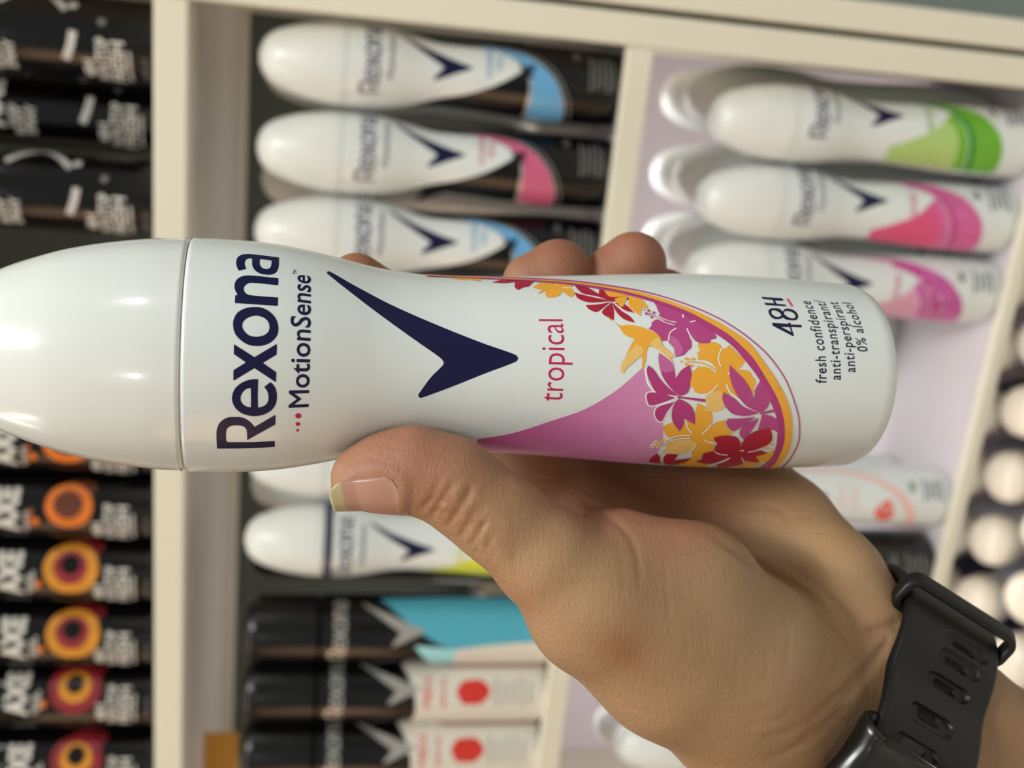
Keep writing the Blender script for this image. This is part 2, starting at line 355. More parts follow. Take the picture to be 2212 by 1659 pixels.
fl(4, DEEP, between(OMAG, MINN)); fl(5, ORANGE, between(OOUT, OMAG))
thin = smooth_path(THIN, False, 5); FLORA.append((4, MAGENTA, [stroke([tuple(p) for p in THIN], 2.6, 5)]))
# fixed lettering drawn by hand: 48H
HAND48 = [[sp(G_('190,535! 430,550! 437,532! 468,535! 470,560! 620,565! 636,578! 632,606! 475,598! 520,725! 500,734! 198,578!')), sp(G_('330,597! 453,602! 477,672!'))],
          [sp(G_('215,317 165,325 135,360 150,410 185,455 240,480 310,478 355,457! 400,487 470,497 545,495 580,455 570,400 520,350 450,325 385,328 350,365! 300,325')),
           sp(G_('215,350 270,365 320,400 322,430 280,447 220,430 185,395 185,360')), sp(G_('415,360 470,370 520,400 540,440 520,465 460,462 400,430 370,395 380,365'))],
          [sp(G_('28,148! 330,168! 362,190! 355,208! 232,202! 262,252! 385,262! 408,284! 400,290! 95,270! 72,235! 225,243! 192,192! 58,183!'))]]

for n, c in dict(print_orange=(238,170,58), print_magenta=(182,72,132), print_deep_pink=(178,60,122), print_red=(172,34,58), print_pale_orange=(236,192,112), print_white=(240,242,240), print_lilac=(216,150,186),
                 print_light_magenta=(196,100,156), print_navy=(18,18,62), print_crimson=(190,40,92), print_coral=(212,90,110)).items():
    mat(n, c, rough=.36, spec=.3)
def sweep_mat():
    m = mat('print_sweep', (190, 95, 150), rough=.36, spec=.35); nt = m.node_tree; p = nt.nodes['Principled BSDF']
    tc = nt.nodes.new('ShaderNodeTexCoord'); sx = nt.nodes.new('ShaderNodeSeparateXYZ'); mr = nt.nodes.new('ShaderNodeMapRange'); cr = nt.nodes.new('ShaderNodeValToRGB')
    nt.links.new(tc.outputs['Object'], sx.inputs[0]); nt.links.new(sx.outputs['Z'], mr.inputs['Value'])
    mr.inputs['From Min'].default_value = .060; mr.inputs['From Max'].default_value = .100
    cr.color_ramp.elements[0].color = lin((214, 142, 186)); cr.color_ramp.elements[1].color = lin((190, 78, 140))
    nt.links.new(mr.outputs['Result'], cr.inputs['Fac']); nt.links.new(cr.outputs['Color'], p.inputs['Base Color'])
sweep_mat()
mat('can_white', (226, 230, 228), rough=.30, spec=.5, coat=.5, noise=.008, scale=25)
mat('cap_white', (228, 230, 226), rough=.22, spec=.5, coat=.6, noise=.008, scale=30)
mat('valve_grey', (120, 120, 125), rough=.4)
m_ = MATS

# ------------------------------------------------------------------ the held can
def place_can(o):
    R = M @ CL.T; loc = M @ ORG
    o.matrix_world = Matrix(((R[0][0], R[0][1], R[0][2], loc[0]), (R[1][0], R[1][1], R[1][2], loc[1]), (R[2][0], R[2][1], R[2][2], loc[2] + H), (0, 0, 0, 1)))
held = empty('spray_can'); place_can(held)
tag(held, 'white spray can with a flower and hummingbird print, gripped by the hand', 'spray can')
def body_profile(z0, z1):
    z = np.arange(z0, z1, .0012); return [(float(rz(a)), float(a)) for a in z]
def can_body(mb, m):
    base = [(0, .004), (.012, .003), (.0185, .0012), (.0195, 0), (.0212, .0002), (.0224, .0010), (.0230, .0022)]
    top = float(rz(SEAMZ))
    mb.lathe(base + body_profile(.0035, SEAMZ - .0010) + [(top, SEAMZ - .0007), (top - .0004, SEAMZ - .0002), (top - .0011, SEAMZ), (top - .003, SEAMZ)], m, 192)
def cap_mesh(mb, m, seg=192):
    top = float(rz(SEAMZ)); tip = [(float(rz(z)), float(z)) for z in np.concatenate([np.arange(SEAMZ + .0012, .2085, .0012), [.2095, .2105, .2115, .2124, .2131, .2137, .2141, .2143]])]
    mb.lathe([(top - .003, SEAMZ - .0002), (top - .0011, SEAMZ - .0001), (top - .0003, SEAMZ + .0002), (top, SEAMZ + .0007)] + tip + [(0, .2144)], m, seg)
mb = MB(); can_body(mb, m_['can_white'])
def cyl(p):                                  # can-frame point -> (angle, z)
    return np.stack([np.arctan2(p[:, 0], -p[:, 1]), p[:, 2]], 1)
RM = .024
def around(pts):
    """photo points -> (arc length, z) on the can; points past its outline go on round the back"""
    pts = np.atleast_2d(pts).astype(float); q = cyl(hit(pts))
    d = np.stack([pts[:, 0] - CX, pts[:, 1] - CY, np.full(len(pts), F)], 1) @ CL.T
    d /= np.linalg.norm(d, axis=1)[:, None]
    tc = -(o_[0]*d[:, 0] + o_[1]*d[:, 1]) / (d[:, 0]**2 + d[:, 1]**2); c = o_ + d * tc[:, None]
    miss = np.clip(np.hypot(c[:, 0], c[:, 1]) - rz(c[:, 2]), 0, None)
    q[:, 0] += np.sign(q[:, 0]) * miss * 60
    return np.stack([q[:, 0] * RM, q[:, 1]], 1)
def wrap(q, lift): r = rz(q[:, 1]) + lift; return np.stack([r * np.sin(q[:, 0]), -r * np.cos(q[:, 0]), q[:, 1]], 1)
def dens(L, step=6):
    out = []
    for i in range(len(L)):
        a, b = L[i], L[(i + 1) % len(L)]; m = max(1, int(np.linalg.norm(b - a) / step)); out += [a + (b - a) * j / m for j in range(m)]
    return np.array(out)
def put(mb, loops, level, m, step=.0014):
    v, f = fill([around(dens(np.asarray(L))) for L in loops], step)
    if len(f):
        v = v.copy(); v[:, 0] /= RM; mb.add(wrap(v, EPS * level), f, m)
for glyph in WORD: put(mb, glyph, 1, m_[NAVY])
put(mb, TICK, 1, m_[NAVY])
for lv, colr, loops in FLORA: put(mb, loops, lv, m_[colr])
for g in HAND48: put(mb, g, 1, m_[NAVY])
put(mb, [sp(G_('405,180! 440,174! 512,285! 480,296!'))], 1, m_['print_coral'])
for x, y, r, r2 in ((644.5, 898.1, 6.8, 5.6), (643.7, 915.6, 5.3, 4.2), (643.2, 929.3, 3.6, 2.8)): put(mb, [disc(x, y, r, r2)], 1, m_['print_crimson'])
def line_text(mb, body, pa, pb, ph, m, bold=0, shear=0, space=1.0):
    """text laid round the can from the photo point pa (baseline start) to pb (baseline end); ph = a point at capital height above pa"""
    a, b, h = cyl(hit([pa, pb, ph])); hz = h[1] - a[1]
    R = float(rz(a[1]))
    def fn(x, y): return np.stack([(a[0] + (b[0] - a[0]) * x) * R, a[1] + (b[1] - a[1]) * x + hz * y], 1)
    v, f = text_fill(body, fn, .0016, bold, shear, space)
    v = v.copy(); v[:, 0] /= R
    mb.add(wrap(v, EPS), f, m)
line_text(mb, 'MotionSense', (666, 879), (670.5, 597), (622.9, 881), m_[NAVY], bold=.012)
line_text(mb, 'TM', (641.3, 593.4), (641.8, 584), (633, 593.4), m_[NAVY], bold=.01)
line_text(mb, 'tropical', (1213.5, 868), (1215, 690), (1160, 868), m_['print_crimson'], bold=-.004)
line_text(mb, 'fresh confidence', (1784.7, 828), (1749.5, 651), (1761, 828), m_[NAVY], bold=.012, space=1.12)
line_text(mb, 'anti-transpirant/', (1815.8, 821), (1779.5, 650), (1793, 821), m_[NAVY], bold=.012, space=1.12)
line_text(mb, 'anti-perspirant', (1847.6, 804.5), (1808.5, 653), (1825, 804.5), m_[NAVY], bold=.012, space=1.12)
line_text(mb, '0% alcohol', (1874.4, 760.3), (1838.5, 655), (1852.5, 760.3), m_[NAVY], bold=.012, space=1.12)
body = mb.build('can_body', held, angle=60)
mb = MB(); cap_mesh(mb, m_['cap_white']); cap = mb.build('cap', held, angle=60)
mb = MB(); mb.lathe([(.0, SEAMZ + .001), (.024, SEAMZ + .001), (.0242, SEAMZ - .004), (.0, SEAMZ - .004)][::-1], m_['valve_grey'], 64)
mb.build('neck_ring', held, angle=60)
# ------------------------------------------------------------------ shop: floor, walls, ceiling
for n, c, kw in (('shelf_cream', (232, 226, 206), dict(rough=.5, noise=.015, scale=9)), ('shelf_under', (232, 224, 214), dict(rough=.45, noise=.03, scale=5)),
                 ('back_dark', (84, 90, 84), dict(rough=.5)), ('back_white', (235, 228, 232), dict(rough=.4)), ('shelf_lilac', (214, 206, 212), dict(rough=.25, noise=.03, scale=6)),
                 ('wall_paint', (128, 138, 134), dict(rough=.6, noise=.03)), ('floor_tile', (222, 218, 210), dict(rough=.3)), ('ceiling_white', (225, 225, 222), dict(rough=.8)),
                 ('gap_dark', (95, 90, 84), dict(rough=.7)), ('tag_orange', (226, 160, 40), dict(rough=.4)), ('black_gloss', (10, 9, 9), dict(rough=.16, spec=.5)), ('black_cap', (13, 12, 12), dict(rough=.24, spec=.45)),
                 ('silver_print', (190, 186, 180), dict(rough=.3, metal=.5)), ('shelf_cap', (228, 230, 226), dict(rough=.36, coat=.15)), ('grey_print', (120, 118, 116), dict(rough=.4)), ('text_navy', (92, 94, 122), dict(rough=.4)), ('word_grey', (98, 100, 124), dict(rough=.3, metal=.2)),
                 ('sky_blue', (104, 170, 218), dict(rough=.3)), ('soft_blue', (172, 205, 226), dict(rough=.3)), ('rose', (206, 96, 134), dict(rough=.3)), ('soft_rose', (222, 160, 186), dict(rough=.3)),
                 ('green_mid', (110, 178, 44), dict(rough=.3)), ('green_pale', (176, 205, 120), dict(rough=.3)), ('green_deep', (48, 140, 40), dict(rough=.3)),
                 ('pink_mid', (212, 96, 156), dict(rough=.3, noise=.14, scale=90)), ('pink_pale', (222, 84, 130), dict(rough=.3)), ('pink_deep', (196, 62, 138), dict(rough=.3)), ('violet_mid', (196, 88, 160), dict(rough=.3, noise=.2, scale=70)),
                 ('lime', (214, 222, 60), dict(rough=.3)), ('lime_pale', (226, 232, 150), dict(rough=.3)), ('coral', (232, 92, 78), dict(rough=.3)), ('coral_pale', (240, 190, 182), dict(rough=.3)),
                 ('cyan', (84, 176, 200), dict(rough=.3)), ('cyan_pale', (160, 226, 236), dict(rough=.3)), ('men_white', (226, 220, 208), dict(rough=.3)), ('men_red', (214, 56, 44), dict(rough=.3)), ('men_brown', (160, 80, 70), dict(rough=.3)),
                 ('text_white', (222, 218, 210), dict(rough=.35)), ('ring_orange', (226, 118, 36), dict(rough=.35, noise=.12, scale=80)), ('ring_amber', (210, 140, 40), dict(rough=.35, noise=.2, scale=90)), ('ring_brown', (92, 44, 26), dict(rough=.35, noise=.3, scale=120)),
                 ('ring_red', (136, 32, 42), dict(rough=.35, noise=.25, scale=90)), ('arc_silver', (205, 200, 196), dict(rough=.3, noise=.08)), ('roll_cream', (236, 226, 208), dict(rough=.28, coat=.3)), ('roll_glass', (216, 216, 226), dict(rough=.15, coat=.3)), ('roll_dark', (66, 64, 84), dict(rough=.3))):
    mat(n, c, **kw)
def struct(name, lo, hi, m):
    mb = MB(); mb.box(lo, hi, m_[m]); return tag(mb.build(name, smooth=False), kind='structure')
struct('floor', (-5.5, -6.5, -.05), (5.5, 1.3, 0), 'floor_tile')
struct('ceiling', (-5.5, -6.5, 2.9), (5.5, 1.3, 2.95), 'ceiling_white')
struct('wall_back', (-5.5, 1.22, 0), (5.5, 1.3, 2.9), 'wall_paint')

# far left: the side wall, with a glowing window added for warm streaks
struct('wall_left', (-5.6, -6.5, 0), (-5.5, 1.3, 2.9), 'wall_paint')
mat('added_glow', (255, 214, 176), rough=.3, emit=(255, 206, 164), es=2.1)  # added light source, out of view
mbw = MB(); mbw.box((-5.5, -5.8, .25), (-5.47, -1.3, 2.35), m_['added_glow'])
for k in range(4): mbw.box((-5.47, -5.8 + k * 1.475, .22), (-5.44, -5.74 + k * 1.475, 2.38), m_['ceiling_white'])
tag(mbw.build('added_window_1', smooth=False), kind='structure')

# ------------------------------------------------------------------ ceiling lights
def ceiling_light(x, y, sx, sy, e, label, watts):
    o = empty('ceiling_light', (x, y, 2.9)); tag(o, label, 'ceiling light', 'ceiling lights over the aisle')
    mb = MB()
    for lo, hi in (((-sx-.03, -sy-.03, -.03), (sx+.03, -sy, 0)), ((-sx-.03, sy, -.03), (sx+.03, sy+.03, 0)), ((-sx-.03, -sy, -.03), (-sx, sy, 0)), ((sx, -sy, -.03), (sx+.03, sy, 0))): mb.box(lo, hi, m_['ceiling_white'])
    mb.build('frame', o, False)
    mb = MB(); mb.box((-sx, -sy, -.02), (sx, sy, -.005), e); mb.build('diffuser', o, False)
    l = bpy.data.lights.new('lamp', 'AREA'); l.shape = 'RECTANGLE'; l.size = 2 * sx; l.size_y = 2 * sy; l.energy = watts; l.color = (1, .86, .70) if 'warm' in label else (.96, 1, .98)
    lo_ = bpy.data.objects.new('lamp', l); COL.objects.link(lo_); lo_.parent = o; lo_.location = (0, 0, -.025)
    return o
dif = mat('diffuser', (255, 244, 226), rough=.6, emit=(255, 240, 220), es=3.0)
LAMPS = [(-.55, -4.65, .16, .16, 'square ceiling light far behind the lens', 30), (4.30, -1.48, .16, .16, 'square ceiling light far out to the right of the lens', 40),
         (.50, -.45, .12, .5, 'long ceiling light above and right of the lens', 36), (-2.1, .15, .06, .4, 'long warm ceiling light out to the left of the lens', 5)]
for x, y, sx, sy, lb, wt in LAMPS: ceiling_light(x, y, sx, sy, dif, lb, wt)

# ------------------------------------------------------------------ shelving
YF = .70; YB = 1.14; XR = .009; XL = -.86
def part(name, lo, hi, m, parent, bevel=.0012):
    mb = MB(); mb.box(lo, hi, m_[m]); o = mb.build(name, parent, False)
    if parent: o.location = -parent.location if parent.type == 'EMPTY' else (0, 0, 0)
    if bevel:
        b = o.modifiers.new('bevel', 'BEVEL'); b.width = bevel; b.segments = 2
    return o
SZ = [(.0845 + H, .1045 + H, 'shelf_under', 'upper cream shelf carrying the black body sprays'), (-.2065 + H, -.1965 + H, 'shelf_lilac', 'middle cream shelf under the black and white cans'), (-.509 + H, -.503 + H, 'shelf_lilac', 'lower cream shelf under the white cans with coloured bands'),
      (-.80 + H, -.79 + H, 'shelf_lilac', 'bottom shelf under the roll-on bottles'), (.46 + H, .475 + H, 'shelf_under', 'topmost shelf, above the body sprays')]
for i, (z0, z1, m, lb) in enumerate(SZ):
    s_ = part('shelf_board', (XL, YF + .006, z0), (XR - .0002, YB - .0002, z1), m, None, .0005); tag(s_, lb, 'shelf', 'shelves of the bay')
    lo = [(z0, z1), (z0, -.1888 + H), (z0, -.4985 + H), (z0, z1), (z0, z1)][i]
    part('price_rail', (XL, YF - .002, lo[0]), (XR, YF + .006, lo[1]), 'shelf_cream', s_)
    if i == 0: part('rear_strip', (XL, YB - .03, z0 - .006), (XR - .0002, YB - .0005, z0), 'shelf_cream', s_)
tag(part('upright_panel', (XR, YF - .004, 0), (XR + .0205, YB + .02, 2.1), 'shelf_cream', None, .002), 'cream upright panel closing the bay, beside the blue swoosh and green banded cans', 'shelf upright')
tag(part('upright_panel', (XL - .02, YF - .004, 0), (XL, YB + .02, 2.1), 'shelf_cream', None, .002), 'cream upright panel at the far left end of the bay', 'shelf upright')
tag(part('backing_board', (XL, YB, -.2065 + H), (XR, YB + .015, 2.1), 'back_dark', None), 'dark backing board behind the middle shelf cans', 'backing board')
tag(part('backing_board', (XL, YB, 0), (XR, YB + .015, -.2065 + H), 'back_white', None), 'white backing board behind the lower shelf cans', 'backing board')
nb = empty('neighbouring_upright', (XR + .0245, YF, 0)); tag(nb, 'cream upright panel of the neighbouring bay, past the dark seam', 'shelf upright')
part('side_panel', (XR + .0245, YF - .004, 0), (XR + .044, YB + .02, 2.1), 'shelf_cream', nb, .002)
part('seam_strip', (XR + .0208, YF + .012, 0), (XR + .0242, YB, 2.1), 'gap_dark', nb, 0)
part('end_board', (XR + .0442, YB - .2, 0), (XR + .9, YB - .18, 2.1), 'wall_paint', nb, 0)
# unseen light strips added to brighten the bay: overhead, behind cans, under shelves
def added_strip(name, lo, hi, lb, cat, watts, aim, colr):
    c = [(a + b) / 2 for a, b in zip(lo, hi)]; o = empty(name, c); tag(o, lb, cat)
    mb = MB(); mb.box(lo, hi, m_['shelf_cream']); p = mb.build('housing', o, False); p.location = [-v for v in c]
    l = bpy.data.lights.new('lamp', 'AREA'); l.shape = 'RECTANGLE'; l.size = (hi[0] - lo[0]) * .96; l.size_y = (hi[1] - lo[1]) * .8; l.energy = watts; l.color = colr
    lo_ = bpy.data.objects.new('lamp', l); COL.objects.link(lo_); lo_.parent = o; lo_.location = (0, 0, (-1 if aim < 90 else 1) * ((hi[2] - lo[2]) / 2 + .002)); lo_.rotation_euler = (math.radians(aim), 0, 0)
added_strip('added_canopy_light', (XL - .3, .24, H + .72), (XR + .5, .56, H + .75), 'added strip light above the shelves, out of view', 'added light', 7.6, 20, (1, .94, .86))  # added overhead to lift the shelf fronts
added_strip('added_uplighter', (XL + .02, .96, H - .196), (XR - .02, 1.02, H - .188), 'added light bar hidden behind the cans of the middle shelf, shining up', 'shelf light', .42, 180, (1, .94, .88))  # added out of sight to lighten the upper shelf's underside
added_strip('added_shelf_light', (XL + .02, .725, H - .517), (XR - .02, .755, H - .5095), 'added light bar hidden under the lower shelf, over the roll-ons', 'shelf light', .26, 0, (1, .96, .92))  # added to brighten the roll-ons
added_strip('added_shelf_light', (XL + .02, .86, H - .2125), (XR - .02, .90, H - .2067), 'added light bar hidden under the middle shelf', 'shelf light', 1.0, 0, (1, .97, .97))  # added to brighten the lower bay
mb = MB(); q = at(545, 1632, .86); mb.box((-.045, -.0015, -.03), (.045, .0015, 0), m_['tag_orange']); o = mb.build('shelf_tag', smooth=False)
o.location = (q[0] - .02, .86, .0845 + H); tag(o, 'orange card hanging under the upper shelf above the black cans', 'tag')

# ------------------------------------------------------------------ stock: spray cans
HT = .2144; SR, SH = 1.017, 1.124          # the shelf cans are drawn on the held can's grid, then sized
def zr_curvy(z): return rz(z)
STR = [(0, .0215), (.002, .0245), (.004, .0258), (.150, .0258), (.158, .0257), (.163, .0252), (.1655, .0250), (.203, .0246), (.2085, .0236), (.2115, .0216), (.2135, .018), (.2144, .012)]
def zr_straight(z): return np.interp(z, [a for a, b in STR], [b for a, b in STR])
def gput(mb, loops, level, m, rf=zr_curvy, step=.004):
    """outlines in (arc length at RM, z) on the drawing grid"""
    v, f = fill(loops, step)
    if len(f):
        th = v[:, 0] / RM; r = rf(v[:, 1]) + level * 1.1e-4
        mb.add(np.stack([r * np.sin(th), -r * np.cos(th), v[:, 1]], 1), f, m)
def gtext(mb, body, th0, th1, z, h, m, rf=zr_curvy, level=2, bold=.01, shear=0):
    fn = lambda x, y: np.stack([(th0 + (th1 - th0) * x) * RM, z + h * y], 1)
    v, f = text_fill(body, fn, .004, bold, shear, 1.0, 2)
    th = v[:, 0] / RM; r = rf(v[:, 1]) + level * 1.1e-4
    mb.add(np.stack([r * np.sin(th), -r * np.cos(th), v[:, 1]], 1), f, m)
def dec(L, k=9):
    return around(dens(np.asarray(L), k))
gWORD = [[dec(l) for l in g] for g in WORD]; gTICK = [dec(l) for l in TICK]; g48 = [[dec(l, 14) for l in g] for g in HAND48]
def sv(t):                                   # "s,v": s along the can from the tip (0..1), v across it (-1..1; beyond that, radians past the edge)
    p = P(t); out = []
    for a in p:
        v = a[1]; th = math.asin(max(-1, min(1, v))) + (v - 1 if v > 1 else v + 1 if v < -1 else 0)
        out.append((th * RM, HT * (1 - a[0])) + tuple(a[2:]))
    return out
LEAF_B = sv('.2285,1.7! .2285,-2.3! .34,-1.5 .45,-.92 .552,-.66 .63,-.33 .70,.12! .656,.60 .55,.74 .448,.84 .38,1.1')
BAND_A = sv('.56,.80! .64,.72 .71,.53 .76,.2 .80,-.28 .822,-.8 .825,-1.5! .72,-1.5! .72,-1 .721,-.5 .722,-.07 .708,.14 .69,.34 .64,.60')
ARC_A = sv('.55,.84 .64,.79 .715,.60 .775,.26 .815,-.26 .84,-.8 .843,-1.5')
def rows(mb, m, rf, z, th0, th1, n, dz, h=.0016):
    for i in range(n):
        a, b = th0 + .05 * ((i * 7) % 3), th1 - .06 * ((i * 5) % 3)
        k = 9
        for j in range(k):
            x0 = a + (b - a) * j / k; x1 = a + (b - a) * (j + .72) / k
            gput(mb, [np.array([(x0*RM, z - i*dz), (x1*RM, z - i*dz), (x1*RM, z - i*dz + h), (x0*RM, z - i*dz + h)])], 2, m, rf, .01)
def finish(mb, straight=False):
    for a in mb.v: a[:, 0] *= SR; a[:, 1] *= SR; a[:, 2] *= SH
LOW = [(0, .004), (.0185, .0012), (.0195, 0), (.0224, .0010), (.0230, .0022)]
def curvy_can(kind):
    o = empty('spray_can'); b = MB()
    main = {'black_blue': 'black_gloss', 'black_rose': 'black_gloss'}.get(kind, 'can_white')
    zz = [(float(rz(z)), float(z)) for z in np.arange(.0035, SEAMZ, .004)]
    b.lathe(LOW + zz + [(float(rz(SEAMZ)), SEAMZ - .0008)], m_[main], 72)
    b.lathe([(float(rz(SEAMZ)), SEAMZ - .0008), (float(rz(SEAMZ)), SEAMZ), (.022, SEAMZ)], m_['can_white'], 72)
    navy, grey = m_[NAVY], m_['word_grey']
    if main == 'black_gloss':
        c1, c2 = (('sky_blue', 'soft_blue') if kind == 'black_blue' else ('rose', 'soft_rose'))
        gput(b, [smooth_path(LEAF_B)], 1, m_['can_white'])
        gput(b, [stroke(BAND_A[:1] + BAND_A[1:], .0016)], 1, m_['silver_print'])
        gput(b, [smooth_path(BAND_A)], 2, m_[c1])
        gput(b, [stroke(ARC_A, .0011)], 1, m_['grey_print'])
        gput(b, [stroke(sv('.70,.12 .715,-.02 .722,-.4 .722,-1.4'), .0016)], 3, m_['silver_print'])
        gput(b, [smooth_path(sv('.685,.28! .70,.22 .73,.30! .725,.10 .715,.05 .735,-.05! .70,-.06 .685,.02! .695,.12'))], 4, m_['black_gloss'])
        gtext(b, 'invisible', -.15, .75, HT * .385, .0042, m_[c1], level=3)
        gtext(b, 'clear' if kind == 'black_blue' else 'diamond', .05, .55, HT * .36, .0036, m_[c1], level=3)
        rows(b, m_['grey_print'], zr_curvy, .0235, -.25, .75, 5, .0034); gtext(b, '48H', .55, .85, .031, .0042, m_['grey_print'])
    else:
        base_, sweep_, deep_ = dict(green=('green_mid', 'green_pale', 'green_deep'), pink=('pink_mid', 'pink_pale', 'pink_deep'), violet=('violet_mid', 'soft_rose', 'pink_deep'), lime=('lime', 'lime', 'lime_pale'), coral=('coral_pale', 'can_white', 'coral_pale'), plain=('can_white', 'soft_rose', 'soft_rose'))[kind]
        arch = np.vstack([smooth_path([tuple(p) for p in OOUT], False, 2), [(1640, 1035), (1030, 1012), (1030, 949)], smooth_path([(1030, 949), (1109, 935), (1195, 908), (1264, 884), (1333, 842), (1392, 780)], False, 2), smooth_path([(1392, 780), (1425, 735), (1390, 690), (1300, 645), (1150, 617), (1000, 601)], False, 2)])
        if kind == 'coral':
            gput(b, [dec(between(OOUT, [(x - 22, y + 8) for x, y in MINN]), 14)], 1, m_['coral_pale'])
            gput(b, [dec(smooth_path([(1530, 800), (1470, 850, ), (1440, 905), (1470, 950), (1530, 955), (1570, 910), (1565, 850)]), 14)], 2, m_['coral'])
            gtext(b, 'advanced', -.35, .5, .082, .005, m_['coral_pale']); gtext(b, 'protection', -.4, .5, .073, .005, m_['coral_pale'])
            gtext(b, '72', -.42, -.22, .0455, .008, m_['can_white'], level=3)
        elif kind != 'plain':
            gput(b, [dec(arch, 14)], 1, m_[base_])
            gput(b, [dec(np.vstack([smooth_path([(1030, 949), (1109, 935), (1195, 908), (1264, 884), (1333, 842), (1392, 780)], False, 2), smooth_path([(1440, 860), (1450, 940), (1420, 1030)], False, 3), [(1030, 1012)]]), 14)], 2, m_[sweep_])
            gput(b, [dec(stroke([(1250, 640), (1400, 700), (1490, 790), (1530, 880), (1530, 960), (1505, 1030)], 34, 4), 14)], 2, m_[deep_])
            gput(b, [dec(stroke([(1250, 650), (1390, 712), (1468, 795), (1505, 880), (1506, 960), (1484, 1030)], 5, 4), 14)], 3, m_['can_white'])
            if kind in ('violet', 'pink'):
                for i, (x, y, r) in enumerate([(1430, 740, 16), (1500, 800, 13), (1560, 850, 18), (1590, 930, 14), (1540, 960, 10), (1470, 900, 12), (1600, 860, 9)]):
                    gput(b, [dec(disc(x, y, r if kind == 'violet' else r * .5, n=9), 30)], 4, m_['soft_rose'])
            wd_, cc = dict(green=('aloe vera', 'green_mid'), pink=('powder', 'pink_mid'), violet=('shower', 'pink_mid'), lime=('fresh', 'lime'))[kind]
            gtext(b, wd_, -.35, .45, .0745, .006, m_[cc])
        gtext(b, '48H', .28, .62, .0285, .0062, navy, level=1); rows(b, m_['text_navy'], zr_curvy, .021, 0, .75, 4, .0042, .0022)
    if kind == 'lime': b.lathe([(float(rz(z)) + .0002, z) for z in (SEAMZ - .0065, SEAMZ - .004, SEAMZ - .001)], m_['roll_dark'], 72)
    for g in gWORD: gput(b, g, 2, grey)
    gtext(b, 'MotionSense', cyl(hit([(666, 879)]))[0][0], cyl(hit([(670, 597)]))[0][0], .1385, .0042, m_['text_navy'])
    gput(b, gTICK, 2, navy)
    finish(b); b.build('can_body', o, angle=60)
    c = MB(); tip = [(float(rz(z)), float(z)) for z in list(np.arange(SEAMZ + .0015, .2085, .004)) + [.2105, .2124, .2137, .2142]]
    c.lathe([(.022, SEAMZ), (float(rz(SEAMZ)) - .0002, SEAMZ + .0003)] + tip + [(0, .2144)], m_['shelf_cap'], 72); finish(c); c.build('cap', o, angle=60)
    return o
def straight_can(kind):
    o = empty('spray_can'); b = MB(); S = zr_straight
    b.lathe([(0, .004), (.0195, 0)] + [(r, z) for z, r in STR[:6]] + [(.022, .1635)], m_['black_gloss'], 64)
    if kind == 'cyan':
        gput(b, [smooth_path(sv('.42,.9! .60,.95 .99,.98! .99,-.2! .80,-.3 .66,-.45 .56,-.05 .48,.5'))], 1, m_['cyan'], S)
        gput(b, [smooth_path(sv('.53,-.35! .66,-.45! .66,-.98! .60,-.98! .56,-.7'))], 1, m_['cyan_pale'], S)
        gput(b, [smooth_path(sv('.66,-.47! .80,-.3 .99,-.2! .99,-1.3! .66,-1.3!'))], 2, m_['men_white'], S)
    elif kind == 'white_red':
        gput(b, [smooth_path(sv('.47,1.6! .50,.8 .53,.3 .55,-.5 .52,-1.4! .99,-1.4! .99,1.6!'))], 1, m_['men_white'], S)
        gput(b, [smooth_path(sv('.70,.30! .76,.32 .79,.0 .76,-.36 .70,-.38! .68,0'))], 2, m_['men_red'], S)
        gtext(b, 'MEN', -.5, .4, HT * .40, .006, m_['men_red'], S); gtext(b, 'active dry', -.5, .4, HT * .355, .0045, m_['men_red'], S)
        gput(b, [stroke(sv('.58,.92 .66,.72 .69,.70 .99,.72'), .002)], 2, m_['men_brown'], S)
        rows(b, m_['grey_print'], S, .040, -.45, .4, 5, .006, .0016)
    if kind in ('cyan', 'white_red', 'black'):
        for g in gWORD: gput(b, g, 2, m_['silver_print'], S)
        gput(b, gTICK, 2, m_['silver_print'], S)
        if kind == 'black': gtext(b, '48H', -.2, .3, .032, .007, m_['grey_print'], S); rows(b, m_['grey_print'], S, .024, -.5, .4, 5, .0042, .002)
    finish(b); b.build('can_body', o, angle=50)
    c = MB(); c.lathe([(.022, .1635)] + [(r, z) for z, r in STR[6:]] + [(0, .2144)], m_['black_cap'], 64); finish(c); c.build('cap', o, angle=50)
    return o
